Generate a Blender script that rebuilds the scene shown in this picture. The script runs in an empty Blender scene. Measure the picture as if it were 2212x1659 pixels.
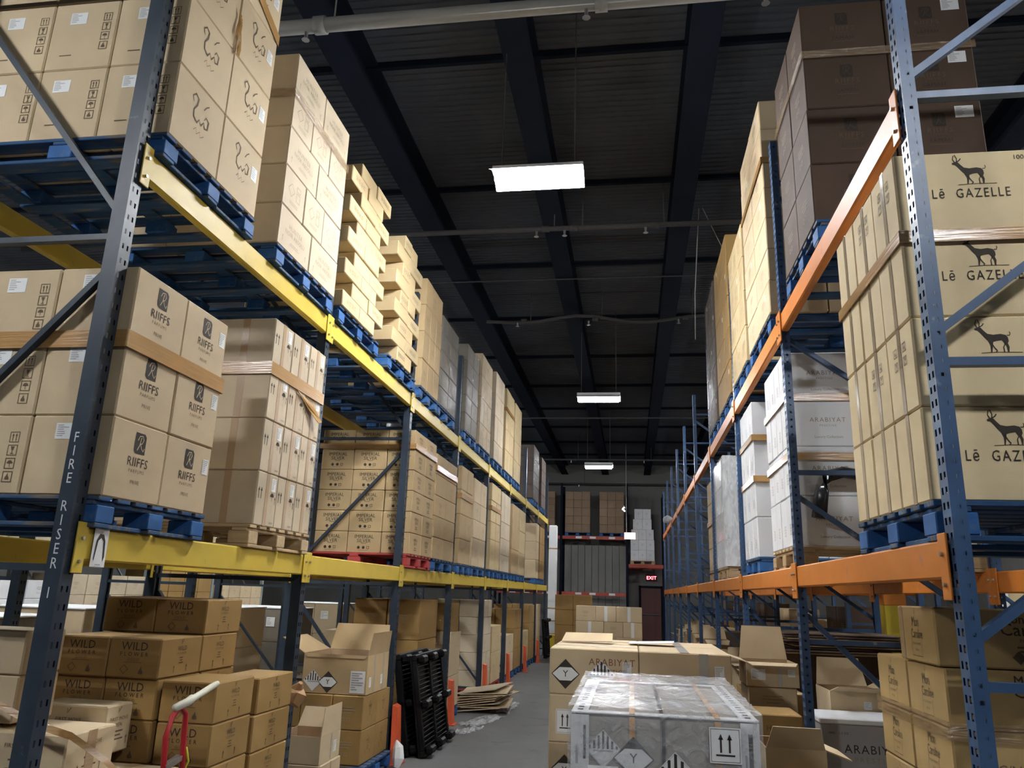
import bpy, math, random
from mathutils import Vector, Matrix
random.seed(11)
SC = bpy.context.scene
COL = SC.collection
PI = math.pi

# ---------------------------------------------------------------- camera, world, exposure
cd = bpy.data.cameras.new('camera'); cd.sensor_width = 36.0; cd.lens = 1661 / 2212 * 36.0
cd.clip_start = 0.05; cd.clip_end = 200
camo = bpy.data.objects.new('camera', cd); COL.objects.link(camo)
camo.matrix_world = Matrix(((0.98854173, 0.00804126, 0.15073348, 0.0),
                            (0.1475163, -0.26317597, -0.95340304, 0.0),
                            (0.03200287, 0.96471433, -0.26134665, 1.68),
                            (0, 0, 0, 1)))
SC.camera = camo
W = bpy.data.worlds.new('world'); SC.world = W; W.use_nodes = True
W.node_tree.nodes['Background'].inputs[0].default_value = (0.6, 0.7, 0.85, 1)
W.node_tree.nodes['Background'].inputs[1].default_value = 0.02
SC.view_settings.view_transform = 'Standard'; SC.view_settings.look = 'None'
SC.view_settings.gamma = 1.0; SC.view_settings.use_curve_mapping = False
SC.view_settings.exposure = 3.85
LAMP = 34.0          # emission strength of the ceiling tubes

# ---------------------------------------------------------------- materials
MATS = {}
def mat(name, col, rough=0.7, var=0.0, scale=6.0, metal=0.0, bump=0.0, emit=0.0, spec=0.4, tint=0.0, stretch=(1, 1, 1), dirt=None, coat=0.0):
    if name in MATS: return MATS[name]
    m = bpy.data.materials.new(name); m.use_nodes = True
    nt = m.node_tree; N = nt.nodes; L = nt.links; b = N['Principled BSDF']
    b.inputs['Roughness'].default_value = rough; b.inputs['Metallic'].default_value = metal
    b.inputs['Specular IOR Level'].default_value = spec
    b.inputs['Coat Weight'].default_value = coat
    b.inputs['Base Color'].default_value = (*col, 1)
    if emit:
        b.inputs['Emission Color'].default_value = (*col, 1); b.inputs['Emission Strength'].default_value = emit
    out = None
    if var or bump or dirt:
        tc = N.new('ShaderNodeTexCoord'); mp = N.new('ShaderNodeMapping'); mp.inputs['Scale'].default_value = stretch
        L.new(tc.outputs['Object'], mp.inputs['Vector'])
        nz = N.new('ShaderNodeTexNoise'); nz.inputs['Scale'].default_value = scale; nz.inputs['Detail'].default_value = 5
        L.new(mp.outputs[0], nz.inputs['Vector'])
        mx = N.new('ShaderNodeMix'); mx.data_type = 'RGBA'
        lo = tuple(max(0, c * (1 - var)) for c in col); hi = tuple(min(1, c * (1 + var)) for c in col)
        mx.inputs['A'].default_value = (*lo, 1); mx.inputs['B'].default_value = (*hi, 1)
        L.new(nz.outputs['Fac'], mx.inputs['Factor']); out = mx.outputs['Result']
        if dirt:
            n2 = N.new('ShaderNodeTexNoise'); n2.inputs['Scale'].default_value = dirt[1]; n2.inputs['Detail'].default_value = 8
            L.new(mp.outputs[0], n2.inputs['Vector'])
            rp = N.new('ShaderNodeValToRGB'); rp.color_ramp.elements[0].position = dirt[2]; rp.color_ramp.elements[1].position = min(1, dirt[2] + .12)
            L.new(n2.outputs['Fac'], rp.inputs['Fac'])
            m2 = N.new('ShaderNodeMix'); m2.data_type = 'RGBA'; m2.inputs['B'].default_value = (*dirt[0], 1)
            L.new(out, m2.inputs['A']); L.new(rp.outputs['Color'], m2.inputs['Factor']); out = m2.outputs['Result']
        if bump:
            bp = N.new('ShaderNodeBump'); bp.inputs['Strength'].default_value = bump; bp.inputs['Distance'].default_value = 0.01
            L.new(nz.outputs['Fac'], bp.inputs['Height']); L.new(bp.outputs[0], b.inputs['Normal'])
    if tint:
        oi = N.new('ShaderNodeObjectInfo'); hs = N.new('ShaderNodeHueSaturation')
        mr = N.new('ShaderNodeMapRange'); mr.inputs['To Min'].default_value = 1 - tint; mr.inputs['To Max'].default_value = 1 + tint
        L.new(oi.outputs['Random'], mr.inputs['Value']); L.new(mr.outputs[0], hs.inputs['Value'])
        if out: L.new(out, hs.inputs['Color'])
        else: hs.inputs['Color'].default_value = (*col, 1)
        out = hs.outputs['Color']
    if out: L.new(out, b.inputs['Base Color'])
    MATS[name] = m
    return m

def film_mat(name, alpha, col=(0.9, 0.92, 0.95), rough=0.12, scale=14, bump=0.9, stretch=(1, 1, 1)):
    m = bpy.data.materials.new(name); m.use_nodes = True
    nt = m.node_tree; N = nt.nodes; L = nt.links
    for n in list(N): N.remove(n)
    o = N.new('ShaderNodeOutputMaterial'); tr = N.new('ShaderNodeBsdfTransparent'); gl = N.new('ShaderNodeBsdfPrincipled')
    gl.inputs['Base Color'].default_value = (*col, 1); gl.inputs['Roughness'].default_value = rough; gl.inputs['Specular IOR Level'].default_value = 0.9
    tc = N.new('ShaderNodeTexCoord'); mp = N.new('ShaderNodeMapping'); mp.inputs['Scale'].default_value = stretch
    nz = N.new('ShaderNodeTexNoise'); nz.inputs['Scale'].default_value = scale; nz.inputs['Detail'].default_value = 4; nz.inputs['Distortion'].default_value = 1.2
    bp = N.new('ShaderNodeBump'); bp.inputs['Strength'].default_value = bump; bp.inputs['Distance'].default_value = 0.03
    mx = N.new('ShaderNodeMixShader'); mr = N.new('ShaderNodeMapRange')
    mr.inputs['From Min'].default_value = 0.3; mr.inputs['From Max'].default_value = 0.75
    mr.inputs['To Min'].default_value = alpha * 0.6; mr.inputs['To Max'].default_value = min(1, alpha * 1.5)
    L.new(tc.outputs['Object'], mp.inputs[0]); L.new(mp.outputs[0], nz.inputs['Vector']); L.new(nz.outputs['Fac'], bp.inputs['Height'])
    L.new(bp.outputs[0], gl.inputs['Normal']); L.new(nz.outputs['Fac'], mr.inputs['Value']); L.new(mr.outputs[0], mx.inputs[0])
    L.new(tr.outputs[0], mx.inputs[1]); L.new(gl.outputs[0], mx.inputs[2]); L.new(mx.outputs[0], o.inputs[0])
    MATS[name] = m
    return m

def card(name, col, tint=0.06): return mat(name, col, rough=0.78, var=0.09, scale=5, bump=0.05, tint=tint, spec=0.25)
TAN = card('cardboard_tan', (0.54, 0.42, 0.268))
PALE = card('cardboard_pale', (0.48, 0.395, 0.28))
KRAFT = card('cardboard_kraft', (0.30, 0.18, 0.062))
GOLD = card('cardboard_yellow_tan', (0.51, 0.39, 0.215))
BROWN_SHADED = card('cardboard_brown_shaded', (0.082, 0.052, 0.036))  # shade on the upper orange-beam crest cartons is put into this colour
GAZ = card('cardboard_straw', (0.68, 0.54, 0.325))
AMBER = card('cardboard_amber', (0.42, 0.285, 0.12))
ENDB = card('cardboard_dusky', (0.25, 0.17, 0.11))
HONEY = card('cardboard_honey', (0.43, 0.305, 0.16))
GREYT = card('cardboard_grey_tan', (0.18, 0.155, 0.12))
INNER = card('cardboard_inside', (0.40, 0.28, 0.17))
WHITEC = card('cardboard_white', (0.68, 0.68, 0.69), 0.04)
GREYC = card('cardboard_silver_grey', (0.33, 0.32, 0.33), 0.03)
INK = mat('ink_black', (0.035, 0.027, 0.02), rough=0.8)
INKF = mat('ink_faded', (0.12, 0.083, 0.05), rough=0.85)
INKG = mat('ink_grey', (0.30, 0.24, 0.17), rough=0.85)
INKR = mat('ink_russet', (0.22, 0.10, 0.055), rough=0.85)
PAPER = mat('paper_white', (0.75, 0.75, 0.74), rough=0.6)
LINES = mat('paper_print_grey', (0.33, 0.33, 0.33), rough=0.7)
TAPE = mat('parcel_tape', (0.36, 0.245, 0.14), rough=0.38, spec=0.4)
GTAPE = mat('grey_tape', (0.42, 0.40, 0.37), rough=0.25, spec=0.6)
BAND = mat('brown_stretch_band', (0.43, 0.245, 0.09), rough=0.24, var=0.25, scale=4, stretch=(1, 1, 22), bump=0.25, spec=0.7)
SLATE = mat('post_slate_paint', (0.030, 0.041, 0.057), rough=0.45, spec=0.25, var=0.25, scale=9, dirt=((0.13, 0.14, 0.15), 16, 0.69))
BLUEP = mat('post_blue_paint', (0.036, 0.078, 0.165), rough=0.42, var=0.25, scale=8, dirt=((0.24, 0.30, 0.36), 12, 0.66))
YEL = mat('beam_yellow_paint', (0.58, 0.42, 0.06), rough=0.5, spec=0.22, var=0.12, scale=5, dirt=((0.30, 0.24, 0.10), 14, 0.68))
ORA = mat('beam_orange_paint', (0.60, 0.20, 0.035), rough=0.48, spec=0.25, var=0.15, scale=5, dirt=((0.45, 0.20, 0.12), 12, 0.64))
REDB = mat('beam_red_paint', (0.38, 0.055, 0.03), rough=0.5, var=0.15)
WOOD = mat('pallet_wood', (0.43, 0.31, 0.175), rough=0.85, var=0.3, scale=4, stretch=(1, 8, 8), bump=0.2)
PBLUE = mat('pallet_blue', (0.02, 0.10, 0.29), rough=0.75, var=0.35, scale=7, dirt=((0.10, 0.15, 0.22), 11, 0.60))
PBOARD = mat('pallet_blue_board_worn', (0.018, 0.068, 0.17), rough=0.8, var=0.4, scale=3, stretch=(1, 6, 6), dirt=((0.13, 0.11, 0.085), 4, 0.54))
PRED = mat('pallet_red', (0.36, 0.045, 0.04), rough=0.75, var=0.3, scale=7)
PLAST = mat('black_plastic', (0.006, 0.006, 0.0065), rough=0.45, spec=0.18)
CONC = mat('concrete', (0.15, 0.148, 0.144), rough=0.7, var=0.18, scale=1.6, bump=0.04, spec=0.2, dirt=((0.11, 0.11, 0.11), 3.0, 0.58))
DECK = mat('roof_deck', (0.080, 0.088, 0.105), spec=0.05, rough=0.9, var=0.2, scale=2)
NAVY = mat('joist_navy', (0.010, 0.013, 0.022), rough=0.9, spec=0.05)
WALLM = mat('wall_paint', (0.16, 0.155, 0.145), rough=0.9, var=0.1, scale=1.5)
PIPE = mat('pipe_grey', (0.28, 0.27, 0.25), rough=0.6, var=0.1)
PIPED = mat('pipe_dark', (0.06, 0.056, 0.055), rough=0.8, var=0.1, spec=0.1)
STEEL = mat('steel_bright', (0.55, 0.55, 0.56), rough=0.3, metal=0.9)
GALV = mat('galvanised_steel', (0.35, 0.40, 0.42), rough=0.45, metal=0.3, var=0.2)
WHITEP = mat('white_paint', (0.72, 0.72, 0.72), rough=0.5)
STENC = mat('stencil_white', (0.62, 0.64, 0.66), rough=0.8)
ORGUARD = mat('guard_orange', (0.62, 0.095, 0.03), rough=0.6, var=0.15)
YCOL = mat('column_yellow', (0.62, 0.46, 0.03), rough=0.5, var=0.15)
DOOR = mat('door_maroon', (0.10, 0.03, 0.025), rough=0.5)
HRED = mat('hand_truck_red', (0.42, 0.02, 0.025), rough=0.35)
GRIP = mat('grip_cream', (0.62, 0.60, 0.48), rough=0.5)
YROPE = mat('yellow_cord', (0.62, 0.55, 0.04), rough=0.6)
TUBE = mat('lamp_tube', (0.93, 0.965, 1.0), emit=LAMP)
EXITR = mat('exit_red', (1.0, 0.03, 0.04), emit=3.2)
EXITP = mat('exit_plate', (0.8, 0.35, 0.33), rough=0.4, emit=0.25)
DARKV = mat('black_wrap', (0.02, 0.02, 0.022), rough=0.25)
FILM = film_mat('clear_film', 0.24)
FILMT = film_mat('clear_film_bunched', 0.42, scale=12, bump=0.7, stretch=(1, 1, .4))
FILMG = film_mat('grey_film', 0.16, col=(0.22, 0.22, 0.22), scale=9)
FILMC = film_mat('cream_film', 0.3, col=(0.42, 0.28, 0.15), rough=0.2, scale=6, bump=0.5, stretch=(1, 1, 6))

# ---------------------------------------------------------------- geometry helpers
class G:
    def __init__(s): s.v = []; s.f = []; s.m = []
    def add(s, vs, fs, m=0):
        o = len(s.v); s.v += [tuple(p) for p in vs]
        s.f += [tuple(i + o for i in f) for f in fs]; s.m += [m] * len(fs)
        return s
    def box(s, x0, x1, y0, y1, z0, z1, m=0):
        return s.add([(x0, y0, z0), (x1, y0, z0), (x1, y1, z0), (x0, y1, z0), (x0, y0, z1), (x1, y0, z1), (x1, y1, z1), (x0, y1, z1)],
                     [(0, 3, 2, 1), (4, 5, 6, 7), (0, 1, 5, 4), (1, 2, 6, 5), (2, 3, 7, 6), (3, 0, 4, 7)], m)
    def cbox(s, x0, x1, y0, y1, z0, z1, c=0.006, m=0):
        c = min(c, (x1 - x0) * .3, (y1 - y0) * .3, (z1 - z0) * .3)
        vs = []; idx = {}
        for i, x in enumerate((x0, x1)):
            for j, y in enumerate((y0, y1)):
                for k, z in enumerate((z0, z1)):
                    dx, dy, dz = (c if i == 0 else -c), (c if j == 0 else -c), (c if k == 0 else -c)
                    idx[i, j, k, 0] = len(vs); vs.append((x, y + dy, z + dz))
                    idx[i, j, k, 1] = len(vs); vs.append((x + dx, y, z + dz))
                    idx[i, j, k, 2] = len(vs); vs.append((x + dx, y + dy, z))
        I = idx; F = []
        F += [(I[0,0,0,0], I[0,0,1,0], I[0,1,1,0], I[0,1,0,0]), (I[1,0,0,0], I[1,1,0,0], I[1,1,1,0], I[1,0,1,0])]
        F += [(I[0,0,0,1], I[1,0,0,1], I[1,0,1,1], I[0,0,1,1]), (I[0,1,0,1], I[0,1,1,1], I[1,1,1,1], I[1,1,0,1])]
        F += [(I[0,0,0,2], I[0,1,0,2], I[1,1,0,2], I[1,0,0,2]), (I[0,0,1,2], I[1,0,1,2], I[1,1,1,2], I[0,1,1,2])]
        for a in (0, 1):
            for b in (0, 1):
                F.append((I[a,b,0,0], I[a,b,0,1], I[a,b,1,1], I[a,b,1,0]))
                F.append((I[a,0,b,0], I[a,0,b,2], I[a,1,b,2], I[a,1,b,0]))
                F.append((I[0,a,b,1], I[0,a,b,2], I[1,a,b,2], I[1,a,b,1]))
                for k in (0, 1): F.append((I[a,b,k,0], I[a,b,k,1], I[a,b,k,2]))
        return s.add(vs, F, m)
    def bar(s, p, q, w, h, m=0, up=(0, 0, 1)):
        p = Vector(p); q = Vector(q); d = (q - p).normalized(); u = Vector(up)
        if abs(d.dot(u)) > .99: u = Vector((1, 0, 0))
        a = d.cross(u).normalized() * w / 2; b = a.cross(d).normalized() * h / 2
        vs = [c + sa * a + sb * b for c in (p, q) for sa, sb in ((-1, -1), (1, -1), (1, 1), (-1, 1))]
        return s.add(vs, [(0, 1, 2, 3), (7, 6, 5, 4), (0, 4, 5, 1), (1, 5, 6, 2), (2, 6, 7, 3), (3, 7, 4, 0)], m)
    def tube(s, pts, r, n=8, m=0, cap=True):
        P = [Vector(p) for p in pts]; rings = []; ref = Vector((0.31, 0.17, 0.93))
        for i, p in enumerate(P):
            d = (P[min(i + 1, len(P) - 1)] - P[max(i - 1, 0)]).normalized()
            if abs(d.dot(ref)) > .95: ref = Vector((0.9, 0.1, 0.2))
            a = d.cross(ref).normalized(); b = a.cross(d)
            rr = r[i] if isinstance(r, (list, tuple)) else r
            rings.append([p + (a * math.cos(2 * PI * k / n) + b * math.sin(2 * PI * k / n)) * rr for k in range(n)])
        vs = [v for ring in rings for v in ring]; fs = []
        for i in range(len(P) - 1):
            for k in range(n):
                k2 = (k + 1) % n; fs.append((i * n + k, i * n + k2, (i + 1) * n + k2, (i + 1) * n + k))
        if cap: fs += [tuple(range(n))[::-1], tuple(range((len(P) - 1) * n, len(P) * n))]
        return s.add(vs, fs, m)
    def prism(s, pts, d, m=0):      # pts: loop of 3D points, d: extrusion vector
        d = Vector(d); n = len(pts); a = [Vector(p) for p in pts]; b = [p + d for p in a]
        return s.add(a + b, [tuple(range(n))[::-1], tuple(range(n, 2 * n))] + [(i, (i + 1) % n, n + (i + 1) % n, n + i) for i in range(n)], m)
    def mesh(s, name, mats, smooth=False):
        me = bpy.data.meshes.new(name); me.from_pydata(s.v, [], s.f)
        for mm in (mats if isinstance(mats, (list, tuple)) else [mats]): me.materials.append(mm)
        me.polygons.foreach_set('material_index', s.m)
        if smooth: me.polygons.foreach_set('use_smooth', [True] * len(me.polygons))
        me.update(); return me

def obj(name, me, parent=None, loc=(0, 0, 0), rot=(0, 0, 0)):
    o = bpy.data.objects.new(name, me); COL.objects.link(o)
    o.location = loc; o.rotation_euler = rot
    if parent: o.parent = parent
    return o
def tag(o, label, cat, group=None):
    n = len(label.replace(',', ' ').split())
    if n > 16 or n < 4: print('LABEL LENGTH', n, label)
    o['label'] = label; o['category'] = cat
    if group: o['group'] = group
    return o
def empty(name, loc, label, cat, group=None, rotz=0):
    o = bpy.data.objects.new(name, None); COL.objects.link(o); o.location = loc; o.rotation_euler = (0, 0, rotz); o.empty_display_size = .1
    return tag(o, label, cat, group)
def struct(name, g, m, smooth=False, label=None):
    o = obj(name, g.mesh(name, m, smooth)); o['kind'] = 'structure'
    if label: o['label'] = label
    return o
ORD = ['first', 'second', 'third', 'fourth', 'fifth', 'sixth', 'seventh', 'eighth', 'ninth', 'tenth', 'eleventh', 'twelfth', 'thirteenth']

# ---------------------------------------------------------------- flat print (drawn in the XZ plane, facing -Y)
_text = {}
def text_geo(s, size, spacing=1.0):
    k = (s, size, spacing)
    if k not in _text:
        cu = bpy.data.curves.new('t', 'FONT'); cu.body = s; cu.size = size; cu.align_x = 'CENTER'; cu.align_y = 'CENTER'
        cu.space_character = spacing; cu.resolution_u = 2
        o = bpy.data.objects.new('t', cu); me = o.to_mesh()
        _text[k] = ([(v.co.x, v.co.y) for v in me.vertices], [tuple(p.vertices) for p in me.polygons])
        o.to_mesh_clear(); bpy.data.objects.remove(o); bpy.data.curves.remove(cu)
    return _text[k]
class Pr(G):
    def __init__(s, mats): super().__init__(); s.mats = mats
    def text(s, t, x, z, size, spacing=1.0, m=0, sx=1.0):
        v, f = text_geo(t, size, spacing); return s.add([(a * sx + x, 0, b + z) for a, b in v], f, m)
    def poly(s, pts, m=0, dy=0): return s.add([(a, dy, b) for a, b in pts], [tuple(range(len(pts)))], m)
    def rect(s, x0, x1, z0, z1, m=0, dy=0): return s.poly([(x0, z0), (x1, z0), (x1, z1), (x0, z1)], m, dy)
    def ribbon(s, pts, w, m=0):
        n = len(pts); L = []; R = []
        for i, (x, z) in enumerate(pts):
            x0, z0 = pts[max(i - 1, 0)]; x1, z1 = pts[min(i + 1, n - 1)]
            dx, dz = x1 - x0, z1 - z0; l = math.hypot(dx, dz) or 1; ww = (w[i] if isinstance(w, list) else w) / 2
            L.append((x - dz / l * ww, z + dx / l * ww)); R.append((x + dz / l * ww, z - dx / l * ww))
        vs = [(a, 0, b) for a, b in L + R]
        return s.add(vs, [(i, i + 1, n + i + 1, n + i) for i in range(n - 1)], m)
    def frame(s, x0, x1, z0, z1, w=.003, m=0):
        s.rect(x0, x1, z0, z0 + w, m); s.rect(x0, x1, z1 - w, z1, m); s.rect(x0, x0 + w, z0, z1, m); return s.rect(x1 - w, x1, z0, z1, m)
    def up_arrow(s, x, z, h, m=0):
        w = h * .16
        s.rect(x - w * .3, x + w * .3, z, z + h * .72, m); return s.poly([(x - w, z + h * .66), (x + w, z + h * .66), (x, z + h)], m)
    def glass(s, x, z, h, m=0):
        s.poly([(x - h*.28, z + h), (x + h*.28, z + h), (x + h*.1, z + h*.5), (x - h*.1, z + h*.5)], m)
        s.rect(x - h*.04, x + h*.04, z + h*.1, z + h*.5, m); return s.rect(x - h*.22, x + h*.22, z, z + h*.1, m)
    def umbrella(s, x, z, h, m=0):
        s.poly([(x + h*.42*math.cos(a), z + h*.5 + h*.42*math.sin(a)) for a in [PI*i/8 for i in range(9)]], m)
        return s.rect(x - h*.03, x + h*.03, z, z + h*.5, m)
    def flame(s, x, z, h, m=0):
        return s.poly([(x - h*.28, z + h*.12), (x + h*.28, z + h*.12), (x + h*.3, z + h*.4), (x + h*.12, z + h*.6), (x + h*.02, z + h), (x - h*.14, z + h*.62), (x - h*.3, z + h*.4)], m)
    def pictos(s, x, z0, sz, gap, m=0):     # flame, umbrella, glass, arrows going up, each in a square
        for i, k in enumerate('fuga'):
            z = z0 + i * (sz + gap); s.frame(x - sz/2, x + sz/2, z, z + sz, sz * .06, m); q = z + sz * .15; h = sz * .7
            if k == 'f': s.flame(x, q, h, m)
            elif k == 'u': s.umbrella(x, q, h, m)
            elif k == 'g': s.glass(x, q, h, m)
            else: s.up_arrow(x - sz*.17, q, h, m); s.up_arrow(x + sz*.17, q, h, m)
        return s
    def disc(s, x, z, r, m=0, n=14, dy=0): return s.poly([(x + r*math.cos(2*PI*i/n), z + r*math.sin(2*PI*i/n)) for i in range(n)], m, dy)
    def diamond(s, x, z, r, m=0, dy=0): return s.poly([(x - r, z), (x, z - r), (x + r, z), (x, z + r)], m, dy)
    def diamond_line(s, x, z, r, w, m=0): return s.ribbon([(x - r, z), (x, z - r), (x + r, z), (x, z + r), (x - r, z)], w, m)
    def emblem(s, x, z, h, m=0, n=1):       # rounded square crest holding a looping initial
        r = h * .42; c = h * .14
        s.poly([(x - r + c, z - h/2), (x + r, z - h/2), (x + r, z + h/2 - c), (x + r - c, z + h/2), (x - r, z + h/2), (x - r, z - h/2 + c)], m)
        o = len(s.v)
        s.ribbon([(x - r*.5, z - h*.36), (x - r*.15, z - h*.1), (x + r*.05, z + h*.3)], h*.05, n)
        s.ribbon([(x - r*.55, z + h*.12), (x - r*.3, z + h*.34), (x + r*.25, z + h*.38), (x + r*.5, z + h*.2), (x + r*.25, z), (x - r*.1, z - h*.03)], h*.045, n)
        s.ribbon([(x - r*.05, z), (x + r*.3, z - h*.25), (x + r*.62, z - h*.36), (x + r*.8, z - h*.2)], h*.045, n)
        s.v[o:] = [(a, b - .0012, c2) for a, b, c2 in s.v[o:]]
        return s
    def done(s, name): return s.mesh(name, s.mats)

def label_mesh(w, h, lines=5, mark=True):
    p = Pr([PAPER, LINES, INK]); p.rect(-w/2, w/2, -h/2, h/2, 0)
    o = len(p.v)
    for i in range(lines):
        z = h/2 - h * (i + 1) / (lines + 1.5); p.rect(-w*.42, -w*.42 + w*.84*random.uniform(.35, 1), z - h*.025, z + h*.025, 1)
    p.v[o:] = [(a, b - .0008, c) for a, b, c in p.v[o:]]
    return p.done('paper_label')

def bars(p, x, z, w, n, gap=.018, m=0, t=.006):
    for i in range(n): 
        ww = w * random.uniform(.5, 1); p.rect(x - ww/2, x + ww/2, z - i*gap - t/2, z - i*gap + t/2, m)
    return p

PRINT = {}
def prints():
    p = Pr([INKF]);    # looping script mark with small strokes below
    sq = [(-.07, .08), (-.085, .11), (-.06, .135), (-.03, .12), (-.035, .08), (-.06, .04), (-.055, .0), (-.02, -.02), (.0, .01), (.02, -.015), (.045, .02), (.06, -.01), (.085, .0), (.09, .05), (.06, .06), (.045, .035)]
    p.ribbon(sq, [.004, .008, .011, .012, .011, .009, .011, .013, .008, .012, .008, .012, .012, .01, .008, .004])
    p.ribbon([(.03, .09), (.05, .12), (.075, .14)], .007); p.ribbon([(-.04, -.075), (-.02, -.05), (-.01, -.085), (.02, -.055), (.03, -.085), (.06, -.06)], .004)
    PRINT['script'] = p.done('printed_script')
    p = Pr([INKF]); p.pictos(.138, -.10, .05, .012); bars(p, -.08, -.125, .1, 1); PRINT['pict_near'] = p.done('printed_symbols')
    p = Pr([INKG]); p.text('HUNTER', 0, .03, .052, 1.15); p.text('NOIR ABSOLU', 0, -.02, .046, 1.1); bars(p, 0, -.075, .16, 2, .014, 0, .004)
    p.up_arrow(-.19, -.11, .05); p.up_arrow(.19, -.11, .05); PRINT['hunter'] = p.done('printed_lettering')
    p = Pr([INKG]); p.diamond_line(-.05, 0, .05, .006); p.frame(.03, .09, -.05, .02, .005); p.frame(.03, .09, .03, .07, .005); bars(p, .0, -.085, .18, 2, .014, 0, .004); PRINT['hunter_side'] = p.done('printed_symbols')
    p = Pr([INKG])
    for i, x in enumerate((-.09, -.03, .03, .09)): p.frame(x - .02, x + .02, -.02, .02, .005); (p.glass if i % 2 else p.flame)(x, -.014, .028)
    PRINT['small_row'] = p.done('printed_symbols')
    p = Pr([INK, TAN, INKF]); p.emblem(.0, .085, .10); p.text('RIIFFS', 0, -.01, .062, 1.05); p.text('PARFUMS', 0, -.052, .024, 1.3, 2); p.text('PRIVE', 0, -.105, .026, 1.1, 2); PRINT['crest'] = p.done('printed_crest')
    p = Pr([INKF, BROWN_SHADED, INK]); p.emblem(0, .065, .085, 2); p.text('RIIFFS', 0, -.005, .045, 1.25); p.text('PARFUMS', 0, -.03, .014, 1.4); p.text('SAMAH', 0, -.07, .036, 1.1, 2); p.rect(-.06, .06, -.096, -.093); PRINT['samah'] = p.done('printed_crest')
    p = Pr([INK, INKG]); p.up_arrow(-.115, .0, .075); p.up_arrow(-.08, .0, .075)
    p.umbrella(.075, -.005, .06); p.up_arrow(.12, -.02, .05); p.ribbon([(.07, -.03), (.08, -.055), (.075, -.08)], .003, 1); p.rect(.07, .12, -.148, -.138, 1)
    PRINT['arrows'] = p.done('printed_symbols')
    p = Pr([INK, INKF]); p.text('IMPERIAL', 0, .055, .054, 1.0); p.text('SILVER', 0, .010, .054, 1.0); p.rect(-.03, .03, -.018, -.013, 1)
    for x in (-.055, 0): p.disc(x, -.06, .016)
    p.frame(.035, .065, -.074, -.046, .004); bars(p, 0, -.088, .14, 1, .01, 1, .003); PRINT['imperial'] = p.done('printed_lettering')
    p = Pr([INKF]); p.text('IMPERIAL', 0, .04, .04); p.text('SILVER', 0, 0, .04); bars(p, 0, -.045, .14, 2, .02); PRINT['imperial_small'] = p.done('printed_lettering')
    p = Pr([INKG]); bars(p, 0, .04, .16, 3, .022); p.frame(-.05, -.02, -.075, -.045, .004); p.frame(.0, .03, -.075, -.045, .004); PRINT['plain_marks'] = p.done('printed_marks')
    p = Pr([INK, INKF])                                     # gazelle silhouette, lettering under it
    s = .0014; gx, gz = -.07, .05
    body = [(0, 62), (10, 66), (16, 64), (22, 56), (30, 47), (44, 44), (62, 46), (74, 43), (79, 36), (80, 26), (77, 20), (80, 10), (78, -4), (75, -4), (74, 10), (69, 20), (64, 29), (50, 27), (42, 24), (40, 12), (37, -4), (34, -4), (35, 14), (30, 28), (22, 38), (14, 50), (8, 57), (1, 58)]
    body2 = [(a * s + gx, b * s + gz) for a, b in body]
    segs = [[0, 1, 2, 3, 25, 26, 27], [3, 4, 24, 25], [4, 5, 18, 23, 24], [5, 6, 16, 17, 18], [6, 7, 8, 15, 16], [8, 9, 10, 14, 15], [10, 11, 12, 13, 14], [18, 19, 22, 23], [19, 20, 21, 22]]
    for q in segs: p.poly([body2[i] for i in q])
    R = lambda pts, w: p.ribbon([(a * s + gx, b * s + gz) for a, b in pts], w * s)
    R([(8, 64), (3, 74), (6, 86)], 2); R([(12, 64), (14, 76), (9, 88)], 2); R([(11, 65), (20, 70), (24, 76)], 3); R([(77, 42), (84, 42), (86, 48), (84, 52)], 1.8)
    R([(37, 22), (44, 8), (50, 0), (46, -4)], 2.4); R([(72, 22), (66, 10), (67, -4)], 2.4); R([(10, -6), (50, -4), (110, -5)], 1.2)
    p.text('L\u0113  GAZELLE', -.015, .003, .056, 1.25, 0, .74); PRINT['gazelle'] = p.done('printed_gazelle')
    p = Pr([INK]); p.text('100 ml', .0, 0, .028); PRINT['ml'] = p.done('printed_lettering')
    p = Pr([INKG])
    for i in range(3):
        for j in range(2): x, z = -.05 + i*.05, -.03 + j*.055; p.frame(x - .018, x + .018, z - .018, z + .018, .004); (p.flame if (i + j) % 2 else p.glass)(x, z - .012, .024)
    PRINT['picto_block'] = p.done('printed_symbols')
    p = Pr([INKG]); p.text('ARABIYAT', 0, .0, .045, 1.2); p.text('PRESTIGE', 0, -.04, .02, 1.4); p.text('Luxury Collection', 0, -.12, .026); PRINT['arabiyat'] = p.done('printed_lettering')
    p = Pr([INKG])
    for x, z in ((-.03, .02), (.0, .02), (-.03, -.02), (.0, -.02)): p.frame(x, x + .024, z, z + .03, .003)
    PRINT['white_marks'] = p.done('printed_marks')
    p = Pr([INK, INKF]); p.text('WILD', 0, .052, .058, 1.05); p.text('FLOWER', 0, .014, .028, 1.7); p.text('GOLD', 0, -.012, .022, 1.2, 1); p.rect(-.05, .05, -.026, -.0235, 1)
    p.diamond_line(-.045, -.06, .022, .004, 1); p.flame(.05, -.085, .042, 1); PRINT['wild'] = p.done('printed_lettering')
    p = Pr([INK]); p.ribbon([(-.01, .082), (-.01, .062), (.005, .086)], .004); p.text('WILD', 0, .038, .034, 1.05, 0); p.text('FLOWER', 0, .013, .016, 1.6); bars(p, 0, -.008, .05, 3, .013, 0, .0035); p.up_arrow(-.06, -.082, .038); p.up_arrow(.06, -.082, .038); PRINT['wild_side'] = p.done('printed_lettering')
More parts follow.
